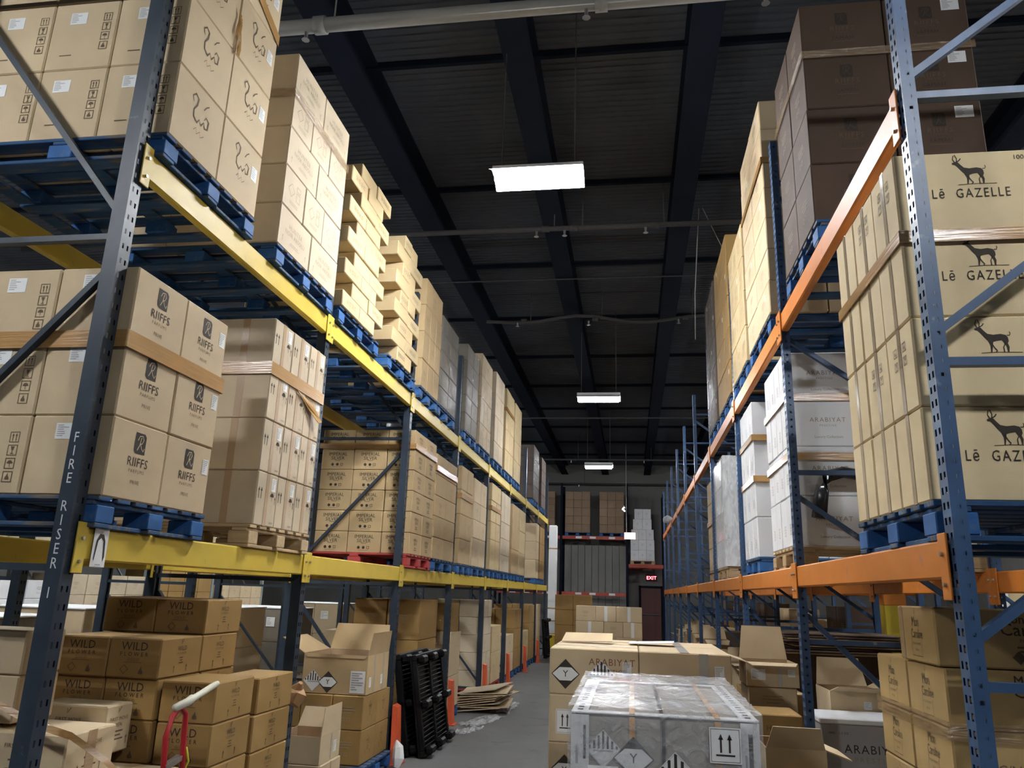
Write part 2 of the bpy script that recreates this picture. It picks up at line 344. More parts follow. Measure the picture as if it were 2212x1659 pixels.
    p = Pr([INKF]); p.ribbon([(-.01, .09), (-.01, .07), (.008, .094)], .004); p.text('FIRST MOVE', 0, .04, .025, 1.05); p.text('MEN', 0, .012, .026, 1.2); bars(p, 0, -.016, .095, 3, .018, 0, .007); p.up_arrow(-.075, -.082, .042); p.up_arrow(.075, -.082, .042); PRINT['first'] = p.done('printed_lettering')
    p = Pr([INKF]); p.text('Mon', 0, .045, .06, .95, 0, .8); p.text('Caroline', .01, -.005, .055, .95, 0, .75); p.text('POUR FEMME', 0, -.045, .014, 1.1); p.text('100 ml', 0, -.07, .014)
    p.ribbon([(-.055, -.02), (-.06, -.095), (.06, -.095), (.06, -.03)], .003); p.ribbon([(-.005, .08), (0, .105), (.006, .08)], .003); PRINT['caroline'] = p.done('printed_lettering')
    p = Pr([INK, INKF]); p.text('Mon', -.09, .072, .05); p.text('Caroline', -.02, .03, .07); p.text('POUR FEMME', 0, -.012, .022, 1.15, 1); bars(p, -.03, -.036, .11, 2, .016, 1, .007); p.diamond(-.08, -.076, .026, 1); PRINT['caroline_wide'] = p.done('printed_lettering')
    p = Pr([INKF]); p.text('C/NO.', 0, 0, .05); PRINT['cno'] = p.done('printed_lettering')
    p = Pr([INKR]); p.text('ARABIYAT', 0, 0, .062, 1.1); p.text('PRESTIGE', 0, -.06, .04, 1.1); PRINT['arabiyat_russet'] = p.done('printed_lettering')
    p = Pr([INKF]); p.text('HUNTER', 0, .02, .045, 1.1); p.text('MEN', 0, -.025, .04, 1.1); bars(p, 0, -.09, .1, 2, .015, 0, .004); PRINT['hunter_men'] = p.done('printed_lettering')
    PRINT['big_arabiyat'] = (lambda p: (p.text('ARABIYAT', 0.04, .0, .07, 1.15), p.text('PRESTIGE', 0.04, -.06, .045, 1.4, 1), p.text('50ML - 1.7 OZ', -.17, .09, .018, 1.1), p)[-1])(Pr([INK, INKG])).done('printed_lettering')
prints()
LAB = {k: label_mesh(*v) for k, v in {'a': (.10, .075, 6), 'b': (.07, .09, 6), 'c': (.05, .05, 4), 'd': (.06, .085, 7), 'e': (.14, .19, 8)}.items()}

# sticker meshes for hazard marks
def y_diamond(r):
    p = Pr([PAPER, INK]); p.diamond(0, 0, r, 1); o = len(p.v)
    a = r * .55; p.poly([(-r*.93, 0), (-a*.75, -a*.8), (a*.75, -a*.8), (r*.93, 0), (a*.75, a*.8), (-a*.75, a*.8)], 0)
    p.v[o:] = [(x, y - .001, z) for x, y, z in p.v[o:]]; o = len(p.v)
    p.text('Y', 0, 0, r * .62, 1, 1); p.v[o:] = [(x, y - .002, z) for x, y, z in p.v[o:]]
    return p.done('hazard_sticker')
def stripe_diamond(r, full=True):
    p = Pr([PAPER, INK, LINES]); p.diamond(0, 0, r, 0); o = len(p.v)
    for i in range(-3, 4):
        x = i * r * .25; h = r - abs(x) - r*.06
        if h > 0.02 * r: p.poly([(x - r*.055, 0.02*r), (x + r*.055, 0.02*r), (x + r*.055, max(h - (r*.05 if x >= 0 else -.0), .03*r)), (x - r*.055, max(h, .03*r))], 1)
    p.rect(-r*.55, r*.55, -r*.12, -r*.05, 2); p.diamond_line(0, 0, r*.95, r*.02, 2)
    p.v[o:] = [(x, y - .001, z) for x, y, z in p.v[o:]]
    return p.done('hazard_sticker')
def arrows_sign(w, h):
    p = Pr([PAPER, INK]); p.rect(-w/2, w/2, -h/2, h/2, 0); o = len(p.v); p.frame(-w*.46, w*.46, -h*.46, h*.46, w*.012, 1)
    for x in (-w*.14, w*.14): p.rect(x - w*.03, x + w*.03, -h*.2, h*.2, 1); p.poly([(x - w*.08, h*.16), (x + w*.08, h*.16), (x, h*.32)], 1)
    p.rect(-w*.3, w*.3, -h*.3, -h*.25, 1); p.v[o:] = [(x, y - .001, z) for x, y, z in p.v[o:]]
    return p.done('this_way_up_sticker')
YD, SD, AS = y_diamond(.095), stripe_diamond(.095), arrows_sign(.12, .15)

# ---------------------------------------------------------------- cartons
_cm = {}
def carton_mesh(sx, sy, sz, m, c=0.007):
    k = (round(sx, 3), round(sy, 3), round(sz, 3), m.name)
    if k not in _cm: _cm[k] = G().cbox(-sx/2, sx/2, -sy/2, sy/2, 0, sz, c).mesh('carton', m)
    return _cm[k]
FACE = {'-y': (0, -1, 0), '+x': (1, 0, PI/2), '-x': (-1, 0, -PI/2), '+y': (0, 1, PI)}
def put(o, dims, face, me, u=0.0, v=0.5, name=None, off=.0016, vabs=None):
    sx, sy, sz = dims; fx, fy, rz = FACE[face]
    ax, ay = math.cos(rz), math.sin(rz)
    loc = (fx * (sx/2 + off) + ax * u, fy * (sy/2 + off) + ay * u, sz * v if vabs is None else vabs)
    return obj(name or me.name.split('.')[0], me, o, loc, (0, 0, rz))
_tm = {}
def tape_mesh(w, h, m):
    k = (round(w, 3), round(h, 3), m.name)
    if k not in _tm: _tm[k] = G().box(-w/2, w/2, -.0006, .0006, -h/2, h/2).mesh('tape_strip', m)
    return _tm[k]
def tape(o, dims, face, w=.05, h=None, u=0, m=None):
    return put(o, dims, face, tape_mesh(w, h or dims[2] * .985, m or TAPE), u, .5, 'tape_strip', .001)
def carton(loc, dims, m, label=None, parent=None, rz=0.0, group=None, name='carton', cat='carton'):
    o = obj(name, carton_mesh(*dims, m), parent, loc, (0, 0, rz))
    if label: tag(o, label, cat, group)
    return o
ROWN = lambda r, n: 'bottom row' if r == 0 else ('top row' if r == n - 1 else ORD[r] + ' row')

def stack(where, look, side, xf, y0, y1, z0, rows, m, depth=.42, inner=(), deco=None, load=None, jit=.006, name='carton', group=None, shifts=None):
    """Cartons stacked on one pallet. rows: [(height, columns)]; side -1: face looks +X, +1: face looks -X. load: label of a wrapped load whose cartons are its parts."""
    root = None
    if load: root = empty('pallet_load', (xf, (y0 + y1)/2, z0), load[0], 'pallet load', load[1] if len(load) > 1 else None)
    z = z0; n = len(rows); face = '+x' if side < 0 else '-x'
    for r, (h, cols) in enumerate(rows):
        fr = [i / cols for i in range(cols + 1)] if isinstance(cols, int) else cols
        sh = shifts[r] if shifts else (0, 0)
        ya, yb = y0 + sh[0], y1 + sh[1]
        for c in range(len(fr) - 1):
            a = ya + (yb - ya) * fr[c]; b = ya + (yb - ya) * fr[c + 1]
            ds = [depth] + (list(inner) if c == 0 else [])
            x = xf
            for k, d in enumerate(ds):
                jx = random.uniform(0, jit) if k == 0 else 0
                cx = x + side * d / 2 + (-side * jx if k == 0 else 0)
                dims = (round(d - .004, 3), round(b - a - .004, 3), round(h - .002, 3))
                loc = (cx, (a + b)/2 + random.uniform(-.001, .001), z)
                if root: loc = (loc[0] - xf, loc[1] - (y0 + y1)/2, loc[2] - z0)
                pos = ORD[c] + ' along' if k == 0 else ('one in from aisle' if k == 1 else 'two in from aisle')
                lab = None if root else f'{look}, {ROWN(r, n)}, {pos}, {where}'
                o = carton(loc, dims, m if not callable(m) else m(r, c, k), lab, root, 0, None if root else group or (where + ' cartons'), name)
                if deco: deco(o, dims, r, c, k, face)
                x += side * d
        z += h
    return root

# ---------------------------------------------------------------- pallets (block pallet: deck boards, nine blocks, base boards)
_pm = {}
def pallet_meshes(dx, dy, m):
    k = (dx, dy, m.name)
    if k in _pm: return _pm[k]
    mb = PBOARD if m is PBLUE else m; out = {}
    out['deck_board'] = G().cbox(-dx/2, dx/2, -.048, .048, 0, .02, .003).mesh('deck_board', mb)
    out['block'] = G().cbox(-.07, .07, -.062, .062, 0, .078, .004).mesh('block', m)
    out['stringer_board'] = G().cbox(-.05, .05, -dy/2, dy/2, 0, .02, .003).mesh('stringer_board', mb)
    out['base_board'] = G().cbox(-dx/2, dx/2, -.05, .05, 0, .02, .003).mesh('base_board', mb)
    out['base_cross'] = G().cbox(-.05, .05, -dy/4 + .077, dy/4 - .077, 0, .02, .003).mesh('base_board', mb)
    g = G(); n = 7
    for i in range(n): y = -dy/2 + .05 + i * (dy - .1)/(n - 1); g.box(-dx/2, dx/2, y - .048, y + .048, .12, .14)
    for x in (-dx/2 + .07, 0, dx/2 - .07): g.box(x - .05, x + .05, -dy/2, dy/2, .099, .1195)
    out['deck'] = g.mesh('deck', mb)
    g = G()
    for y in (-dy/2 + .05, 0, dy/2 - .05): g.box(-dx/2, dx/2, y - .05, y + .05, 0, .02)
    out['base'] = g.mesh('base', mb)
    _pm[k] = out
    return out
def pallet(xc, yc, z, m, label, dx=1.2, dy=1.0, near=False, group='pallets on the racking'):
    M = pallet_meshes(dx, dy, m); p = empty('pallet', (xc, yc, z), label, 'pallet', group)
    bx = (-dx/2 + .07, 0, dx/2 - .07); by = (-dy/2 + .062, 0, dy/2 - .062)
    if near:
        for i in range(7): obj('deck_board', M['deck_board'], p, (0, -dy/2 + .05 + i*(dy - .1)/6, .12))
        for x in bx: obj('stringer_board', M['stringer_board'], p, (x, 0, .0995))
        for y in (-dy/2 + .05, 0, dy/2 - .05): obj('base_board', M['base_board'], p, (0, y, 0))
        for x in (bx[0], bx[2]):
            for s in (-1, 1): obj('base_board', M['base_cross'], p, (x, s * dy/4, 0))
    else:
        d = obj('deck', M['deck'], p); d['kind'] = 'stuff'; d = obj('base', M['base'], p); d['kind'] = 'stuff'
    for x in bx:
        for y in by: obj('block', M['block'], p, (x, y, .0208))
    return p

# ---------------------------------------------------------------- racking
def plate(g, f, u0, u1, v0, v1, cols, hh, pitch, m=0, stag=None):
    """sheet with a regular field of holes. f(u,v)->3D; cols: [(ua,ub)] hole columns; hh: hole height"""
    us = [u0]
    for a, b in cols: us += [a, b]
    us.append(u1); n = int((v1 - v0) / pitch)
    for i in range(len(us) - 1):
        hole = i % 2 == 1
        if not hole: g.add([f(us[i], v0), f(us[i+1], v0), f(us[i+1], v1), f(us[i], v1)], [(0, 1, 2, 3)], m); continue
        sft = (stag or [0] * len(cols))[i // 2]; prev = v0
        for r in range(n):
            a = v0 + r * pitch + pitch * .3 + sft; b = a + hh
            if b > v1: break
            g.add([f(us[i], prev), f(us[i+1], prev), f(us[i+1], a), f(us[i], a)], [(0, 1, 2, 3)], m); prev = b
        g.add([f(us[i], prev), f(us[i+1], prev), f(us[i+1], v1), f(us[i], v1)], [(0, 1, 2, 3)], m)
_post = {}
def post_mesh(side, H, style, m):
    """C-section post; aisle face at x=0, body runs to side*0.076; style 0 plain, 1 slotted aisle face, 2 also holes in the flanks."""
    k = (side, H, style, m.name)
    if k in _post: return _post[k]
    g = G(); s = side; w, d = (.04, .076) if style != 2 and m is not BLUEP else (.036, .05)
    if style: 
        if style == 1: plate(g, lambda u, v: (0, u, v), -w, w, 0, H, [(-.022, -.011), (.011, .022)], .026, .076, stag=[0, .0])
        else: plate(g, lambda u, v: (0, u, v), -w, w, 0, H, [(-.024, -.009), (.009, .024)], .024, .0508, stag=[0, .0])
    else: g.add([(0, -w, 0), (0, w, 0), (0, w, H), (0, -w, H)], [(0, 1, 2, 3)])
    for y in (-w, w):
        if style == 2: plate(g, lambda u, v: (s * u, y, v), 0, d, 0, H, [(.019, .032)], .013, .0508)
        else: g.add([(0, y, 0), (s * d, y, 0), (s * d, y, H), (0, y, H)], [(0, 1, 2, 3)])
        y2 = y * .45; g.add([(s * d, y, 0), (s * d, y2, 0), (s * d, y2, H), (s * d, y, H)], [(0, 1, 2, 3)])
        g.add([(s * d, y2, 0), (s * (d - .012), y2, 0), (s * (d - .012), y2, H), (s * d, y2, H)], [(0, 1, 2, 3)])
    g.add([(0, -w, H), (s * d, -w, H), (s * d, w, H), (0, w, H)], [(0, 1, 2, 3)])
    _post[k] = g.mesh('post', m); return _post[k]
_br = {}
def brace_mesh(p, q, m, w=.036, h=.03):
    k = (p, q, m.name, w)
    if k not in _br: _br[k] = G().bar(p, q, w, h).mesh('brace', m)
    return _br[k]
def upright(x, y, side, H, m, hz, dg, label, depth=1.22, style=0, rear_style=0, group=None):
    """x: aisle face of the front post. hz: heights of horizontals; dg: [(z front, z back)]"""
    fr = empty('upright_frame', (x, y, 0), label, 'rack frame', group)
    obj('post', post_mesh(side, H, style, m), fr)
    obj('post', post_mesh(-side, H, rear_style, m), fr, (side * depth, 0, 0))
    pd = .052 if m is BLUEP else .078; a = side * pd; b = side * (depth - pd)
    for z in hz: obj('horizontal_brace', brace_mesh((a, -.012, z), (b, -.012, z), m), fr)
    for z0, z1 in dg: obj('diagonal_brace', brace_mesh((a, .021, z0), (b, .021, z1), m), fr)
    fp = G().cbox(-.03, .11, -.065, .065, 0, .012, .002)
    k = ('fp', side, m.name)
    if k not in _br: _br[k] = G().cbox(-.02 if side > 0 else -.10, .10 if side > 0 else .02, -.065, .065, -.0, .01, .002).mesh('foot_plate', m)
    obj('foot_plate', _br[k], fr, (0, 0, .0005)); obj('foot_plate', _br[k], fr, (side * (depth - .08), 0, .0005))
    return fr
_bm = {}
def beam(x, side, ya, yb, ztop, m, label, h=.14, t=.05, conn=True, group=None, near=False):
    """step beam spanning posts at ya..yb (post centres); x is its aisle-side face"""
    L = round(yb - ya - .09, 3); k = (L, h, t, m.name)
    if k not in _bm:
        _bm[k] = G().cbox(-t/2, t/2, -L/2, L/2, -h, 0, .008).mesh('beam', m)
        _bm[k + ('c',)] = G().cbox(-.004, .004, -.035, .035, -.17, .05, .002).mesh('end_connector', m)
        _bm[k + ('p',)] = G().tube([(-.006, 0, 0), (.008, 0, 0)], .008, 8).mesh('connector_pin', STEEL)
    o = obj('rack_beam', _bm[k], None, (x + side * t/2, (ya + yb)/2, ztop)); tag(o, label, 'rack beam', group)
    if conn:
        for s in (-1, 1):
            c = obj('end_connector', _bm[k + ('c',)], o, (-side * (t/2 + .006), s * (L/2 + .01), -.03 if h < .2 else 0))
            if near:
                for zz in (-.02, -.12): obj('connector_pin', _bm[k + ('p',)], c, (-side * .006, 0, zz), (0, 0, 0 if side < 0 else PI))
    return o

def band_mesh(x0, x1, y0, y1, h, m, thick=.004, faces='-y+x'):
    g = G(); e = .010
    if '-y' in faces: g.box(x0 - e, x1 + e, y0 - e - thick, y0 - e, 0, h)
    if '+x' in faces: g.box(x1 + e - .0005, x1 + e + thick, y0 - e - thick, y1 + e, 0, h)
    if '-x' in faces: g.box(x0 - e - thick, x0 - e + .0005, y0 - e - thick, y1 + e, 0, h)
    g.box(x0 - e, x1 + e, y1 + e, y1 + e + thick, 0, h)
    return g.mesh('stretch_band', m)
def band(side, xf, d, y0, y1, z, h, label, m=None, parent=None):
    x0, x1 = (xf - d, xf) if side < 0 else (xf, xf + d)
    o = obj('stretch_band', band_mesh(x0 - xf, x1 - xf, y0 - (y0 + y1)/2, y1 - (y0 + y1)/2, h, m or BAND, faces='-y' + ('+x' if side < 0 else '-x')), parent, (xf, (y0 + y1)/2, z))
    if label: tag(o, label, 'stretch wrap')
    return o

# ================================================================ the setting
XL, XR, Y0, Y1, ZC = -16.0, 12.0, -9.0, 32.8, 7.05
struct('floor', G().box(XL, XR, Y0, Y1, -.2, 0), CONC)
struct('wall_end', G().box(XL, XR, Y1, Y1 + .2, 0, ZC), WALLM)
struct('wall_left', G().box(XL - .2, XL, Y0, Y1, 0, ZC), WALLM)
struct('wall_right', G().box(XR, XR + .2, Y0, Y1, 0, ZC), WALLM)
struct('wall_back', G().box(XL, XR, Y0 - .2, Y0, 0, ZC), WALLM)
g = G(); y = Y0; pts = []          # ribbed steel deck, ribs run across the aisle
while y < Y1:
    pts += [(y, ZC), (y + .05, ZC), (y + .056, ZC + .014), (y + .094, ZC + .014)]; y += .10
pts.append((Y1, ZC)); n = len(pts)
g.add([(XL, a, b) for a, b in pts] + [(XR, a, b) for a, b in pts], [(i, i + 1, n + i + 1, n + i) for i in range(n - 1)])
g.box(XL, XR, Y0, Y1, ZC + .06, ZC + .16)
ceil = struct('ceiling', g, DECK)
# long girders and cross purlins under the deck
gm = G(); h = .42
for a, b, c, d in ((-.14, .14, -h, -h + .03), (-.14, .14, -.03, 0), (-.012, .012, -h + .03, -.03)): gm.box(a, b, Y0, Y1, c, d)
gme = gm.mesh('girder', NAVY)
for i, x in enumerate((-6.3, -4.5, -2.75, -1.03, .71, 2.45, 4.2, 6.0)):
    obj('girder', gme, ceil, (x, 0, ZC - .002))
pme = G().box(XL, XR, -.025, .025, -.06, 0).mesh('purlin', NAVY)
for y in (-2, .6, 3.2, 5.8, 8.4, 11, 13.6, 16.2, 18.8, 21.4, 24, 26.6, 29.2): obj('purlin', pme, ceil, (0, y + .9, ZC - .003))
o = struct('door_1', G().cbox(.40, 1.20, Y1 - .05, Y1 - .005, 0, 2.02, .01), DOOR, label='maroon steel exit door')
obj('push_bar', G().tube([(.46, Y1 - .1, 1.0), (1.14, Y1 - .1, 1.0)], .025, 8).box(.47, .50, Y1 - .1, Y1 - .045, .98, 1.02).box(1.1, 1.13, Y1 - .1, Y1 - .045, .98, 1.02).mesh('push_bar', STEEL), o)
g = G(); g.box(.32, .39, Y1 - .07, Y1 - .005, 0, 2.11).box(1.21, 1.28, Y1 - .07, Y1 - .005, 0, 2.11).box(.32, 1.28, Y1 - .07, Y1 - .005, 2.03, 2.11)
struct('trim_1', g, NAVY)

# sprinkler pipes and conduits across the aisle
def pipe(y, z, x0, x1, r, label, sag=0.0, clamps=(), PIPE=PIPED):
    n = 14; p = [(x0 + (x1 - x0) * i/n, y + .02*math.sin(i*1.3), z - sag*math.sin(PI*i/n)*math.sin(i*.9)) for i in range(n + 1)] if sag else [(x0, y, z), (x1, y, z)]
    o = tag(obj('ceiling_pipe', G().tube(p, r, 12).mesh('ceiling_pipe', PIPE, True)), label, 'pipe')
    for x in clamps:
        obj('pipe_coupling', G().tube([(x - .05, y, z), (x + .05, y, z)], r * 1.25, 12).mesh('pipe_coupling', PIPE, True), o)
        obj('hanger_rod', G().tube([(x + .12, y, z), (x + .12, y, ZC)], .008, 6).mesh('hanger_rod', PIPE), o)
        obj('sprinkler_head', G().tube([(x - .12, y, z - r), (x - .12, y, z - r - .07), (x - .12, y, z - r - .075)], [.018, .014, .035], 8).mesh('sprinkler_head', STEEL), o)
    return o
pipe(5.25, 6.33, -9, 9, .062, 'thick grey sprinkler pipe crossing above the near stacks', 0, (-2.6, -.2, 1.2, 3.5), PIPE)
pipe(9.4, 6.42, -9, 9, .035, 'grey pipe crossing just beyond the twin tube lamp', 0, (-1.1, -.72, .35))
pipe(11.6, 6.62, -9, 9, .012, 'thin conduit crossing under the dark roof deck midway')
pipe(13.2, 6.50, -2.6, 2.0, .03, 'sagging flexible pipe hung under the roof deck', .09, (-1.9, -.6, 1.0))
pipe(20.4, 6.3, -9, 9, .02, 'slim pipe crossing above the second tube lamp')
pipe(26.5, 6.2, -9, 9, .03, 'slim pipe crossing near the end wall', 0, (-1.9, .6))
pipe(32.2, 6.15, -9, 9, .04, 'pipe running along the top of the end wall', 0, (-2, 2))

for i, (a, b, c) in enumerate((((1.0, 10.2, 7.05), (.92, 10.3, 5.8), (.9, 10.25, 5.1)), ((1.05, 10.2, 7.06), (1.4, 10.6, 6.5), (2.3, 11.2, 7.06)))):
    tag(obj('hanging_cable', G().tube([a, b, c], .007, 6).mesh('hanging_cable', PIPE)), ('pale cable dangling straight from the dark roof deck', 'pale cable slanting from the roof deck toward orange rack')[i], 'cable')
# ceiling lamps: twin tubes under a reflector, hung on two rods
fix = G(); fix.add([(-.41, -.2, 0), (.41, -.2, 0), (.41, -.06, .07), (-.41, -.06, .07), (.41, .06, .07), (-.41, .06, .07), (.41, .2, 0), (-.41, .2, 0)], [(0, 1, 2, 3), (3, 2, 4, 5), (5, 4, 6, 7)])
fixm = fix.box(-.41, .41, -.05, .05, .075, .12).mesh('reflector', WHITEP)
tubem = G().tube([(-.375, 0, 0), (.375, 0, 0)], .026, 10).mesh('lamp_tube', TUBE, True)
rodm = G().tube([(0, 0, 0), (0, 0, 1)], .006, 6).mesh('hanger_rod', PIPED)
def lamp(x, y, z, label, rz=0, n=1, sc=1.0):
    o = empty('ceiling_lamp', (x, y, z), label, 'lamp', None, rz); o.scale = (sc, sc, 1)
    obj('reflector', fixm, o, (0, 0, .035))
    for s in (-1, 1):
        (obj('lamp_tube', tubem, o, (0, s * .088 if n == 2 else 0, 0)) if n == 2 or s > 0 else None); r = obj('hanger_rod', rodm, o, (s * .33, 0, .15)); r.scale = (1, 1, ZC - z - .15)
    return o
lamp(-.80, 6.15, 5.25, 'twin tube lamp hanging over the aisle, largest in view', 0, 2)
lamp(-.58, 14.3, 5.25, 'bright tube lamp midway down the aisle ceiling')
lamp(-.90, 22.35, 5.25, 'small bright tube lamp above the end of the aisle')
lamp(-4.7, -.2, 5.25, 'unseen twin tube lamp lighting near stack ends, yellow rack side', 0, 2)  # out-of-view lamp placed to light near stack ends; direction follows the brace shadow
lamp(2.4, -.4, 5.25, 'added twin tube lamp out of view, orange rack side', 0, 2, .84)  # added out of view to brighten the near ends of the gazelle-print cartons

for i, (x, y) in enumerate(((-7.4, 6.0), (-7.4, 10.5), (-7.4, 16), (-7.4, 22), (5.8, 5.5), (5.8, 11), (5.8, 17), (5.8, 23))):
    lamp(x, y, 5.25, f'tube lamp over the neighbouring aisle, {ORD[i%4]} beyond the {"yellow" if x < 0 else "orange"} racking', PI/2, 2)
lamp(-.2, 27.3, 4.55, 'small lamp hanging end on beside the exit sign', PI/2 - .12, 1, .35)

# ================================================================ racks
YL = [3.09, 5.60, 8.08, 10.54, 12.98, 15.42, 17.86, 20.30, 22.74]
YR = [2.80, 5.33, 7.87, 10.40, 12.93, 15.46, 17.99, 20.52, 23.05, 25.6]
XA, XB = -2.40, 1.055
for i, y in enumerate(YL):
    upright(XA, y, -1, 5.0, SLATE, (.18, 1.72, 3.275, 4.82), ((.30, 1.60), (3.12, 1.9), (3.42, 4.72)), f'slate grey upright frame, {ORD[i]} along the yellow beam rack', 1.25, 1 if i < 4 else 0, 1 if i < 3 else 0, 'yellow rack frames')
    if i:
        for lv, zt in (('lower', 1.90), ('upper', 3.78)):
            for fb, x in (('front', XA + .006), ('rear', XA - 1.25 + .045)):
                beam(x, -1, YL[i-1], y, zt, YEL, f'yellow {fb} beam, {lv} level, {ORD[i-1]} bay of the yellow rack', .145, .05, True, 'yellow rack beams', i < 3)
for i, y in enumerate(YR):
    m = ((1.60, .5), (2.35, 1.55), (3.45, 2.62), (4.55, 3.7))
    if i == 0: m = ((.5, 1.35), (1.58, 2.42), (2.64, 3.50), (3.70, 4.55))
    upright(XB, y, 1, 5.0, BLUEP, (.4, 1.44, 2.51, 3.585, 4.66), m, f'blue upright frame, {ORD[i]} along the orange beam rack', 1.22, 2 if i < 4 else 0, 2 if i < 2 else 0, 'orange rack frames')
    if i:
        for lv, zt in (('lower', 1.90), ('upper', 3.62)):
            for fb, x in (('front', XB - .006), ('rear', XB + 1.22 - .045)):
                if fb == 'rear' and i > 6: continue
                beam(x, 1, YR[i-1], y, zt, ORA, f'orange {fb} beam, {lv} level, {ORD[i-1]} bay of the orange rack', .13, .05, True, 'orange rack beams', i < 3)
# rear rows glimpsed through the open bottom bays
for i, y in enumerate(YL[1:7]):
    upright(-4.72, y, -1, 2.6, SLATE, (.4, 1.66), ((.5, 1.5),), f'dark upright frame, {ORD[i]} of the row behind the yellow rack', 1.1, 1 if i < 2 else 0, 0, 'rear row frames')
    if i: beam(-4.715, -1, YL[i], y, 1.88, YEL, f'yellow beam of the row behind, {ORD[i-1]} bay', .1, .05, False, 'rear row beams')
# rack row backing onto the orange rack
XK = 2.62
for i, y in enumerate(YR[2:]):
    upright(XK, y, 1, 5.0, BLUEP, (.4, 1.44, 2.51, 3.585), ((2.35, 1.55), (3.45, 2.62)), f'blue upright frame, {ORD[i]} of the row backing the orange rack', 1.1, 0, 0, 'backing row frames')
    if i: beam(XK - .006, 1, YR[i+1], y, 1.90, ORA, f'orange beam of the backing row, {ORD[i-1]} bay', .13, .05, False, 'backing row beams')
# stencilled post lettering
fr0 = next(q for q in COL.objects if q.name == 'upright_frame')
for i, ch in enumerate('FIRE RISER I'):
    if ch != ' ': obj('stencilled_letter', Pr([STENC]).text(ch, 0, 0, .066, 1, 0, .85).mesh('stencilled_letter', STENC), fr0, (-.041, -.0418, 2.285 - i * .061))
# poster on the first yellow beam
pp = Pr([PAPER, INK, LINES]); pp.rect(-.05, .05, -.085, .085, 0); oo = len(pp.v)
pp.poly([(-.035, -.05), (-.03, -.06), (-.018, .03), (0, .045), (.018, .03), (.03, -.06), (.038, -.04), (.03, .03), (.015, .06), (-.012, .062), (-.03, .03)], 1); bars(pp, 0, .085, .06, 1, .01, 2, .006); bars(pp, 0, -.075, .05, 2, .01, 2, .004)
pp.v[oo:] = [(a, b - .0012, c) for a, b, c in pp.v[oo:]]
tag(obj('paper_notice', pp.done('paper_notice'), None, (XA + .016, 3.25, 1.815), (0, 0, PI/2 )), 'white paper notice with dark sketch stuck on the yellow beam', 'notice')

# orange guards at the feet of the yellow rack posts
gd = G(); gd.add([(0, -.085, 0), (.06, -.085, 0), (.06, .085, 0), (0, .085, 0), (-.012, -.08, .54), (.035, -.07, .52), (.035, .07, .52), (-.012, .08, .54)], [(0, 3, 2, 1), (4, 5, 6, 7), (0, 1, 5, 4), (1, 2, 6, 5), (2, 3, 7, 6), (3, 0, 4, 7)])
gdm = gd.mesh('post_guard', ORGUARD); gft = G().cbox(-.02, .10, -.105, .105, 0, .014, .002).mesh('guard_foot', ORGUARD)
for i, y in enumerate(YL[2:8], 1):
    q = empty('post_guard', (XA + .046, y, .0), f'orange steel guard at the foot of the {ORD[i+1]} yellow rack post', 'post guard', 'orange post guards')
    obj('guard_plate', gdm, q, (0, 0, .014)); obj('guard_foot', gft, q)

# ================================================================ loads on the yellow rack
XF = XA + .05
ZUP, ZLO = 3.78, 1.90
def pal(y0, y1, z, m, label, near=False, side=-1, xf=None, d=1.2):
    x = XF if xf is None else xf
    return pallet(x + side * (d/2 - .0), (y0 + y1)/2, z, m, label, d, round(min(1.02, y1 - y0 + .02), 2), near)
def film(o_label, side, xf, d, y0, y1, z0, z1, m=None, parent=None, wob=.006):
    """film hugging a load: aisle face, near face, far face and top edge, slightly wavy"""
    x0, x1 = (xf - d, xf) if side < 0 else (xf, xf + d); e = .012
    loop = [(x1 + e, y1 + e), (x0 - e, y1 + e), (x0 - e, y0 - e), (x1 + e, y0 - e)]
    P = []
    for i in range(4):
        a, b = loop[i], loop[(i + 1) % 4]
        for k in range(8): t = k/8; P.append((a[0] + (b[0] - a[0])*t, a[1] + (b[1] - a[1])*t))
    n = len(P); R = 12; vs = []; cx, cy = (x0 + x1)/2, (y0 + y1)/2
    for r in range(R + 1):
        z = z0 + (z1 - z0)*r/R
        for i, (px, py) in enumerate(P):
            w = 1 + random.uniform(0, wob); vs.append(((px - cx)*w, (py - cy)*w, z - z0))
    fs = [(r*n + i, r*n + (i + 1) % n, (r + 1)*n + (i + 1) % n, (r + 1)*n + i) for r in range(R) for i in range(n)]
    me = G().add(vs, fs).mesh('stretch_film', m or FILM, True)
    o = obj('stretch_film', me, parent, (cx, cy, z0))
    if parent: o.location = (cx - parent.location.x, cy - parent.location.y, z0 - parent.location.z)
    elif o_label: tag(o, o_label, 'stretch wrap')
    return o

# S1 tall cartons with looping script
def d_script(o, D, r, c, k, f):
    if k == 0: put(o, D, f, PRINT['script'], 0, .52)
    if k == 0 and c == 1: put(o, D, f, LAB['b'], .16, .62, 'paper_label')
    if c == 0: put(o, D, '-y', PRINT['pict_near'], 0, .5); put(o, D, '-y', LAB['a'], -.06 + .02*(r % 2), .76, 'paper_label')
stack('first stack on upper yellow beam', 'tan script carton', -1, XF, 3.19, 4.15, ZUP + .14, [(.435, 2)] * 4, TAN, .42, (.4, .38), d_script)
pal(3.19, 4.15, ZUP, PBLUE, 'blue pallet under script cartons, upper yellow beam', True)
hb = G()
for i in range(5):
    hb.add([(0.002*i + .004, -.02 + .008*i + (.01*math.sin(j*1.7 + i)), -.17*j/3*1.0 - .02*i) for j in range(5)] + [(0.002*i + .006, -.008 + .009*i + .012*math.sin(j*1.3 + i), -.17*j/3 - .02*i) for j in range(5)], [(j, j + 1, 6 + j, 5 + j) for j in range(4)])
tag(obj('loose_tape_tail', hb.mesh('loose_tape_tail', BAND), None, (XF + .006, 3.66, 5.07)), 'brown tape tail hanging loose over script cartons', 'packing tape')
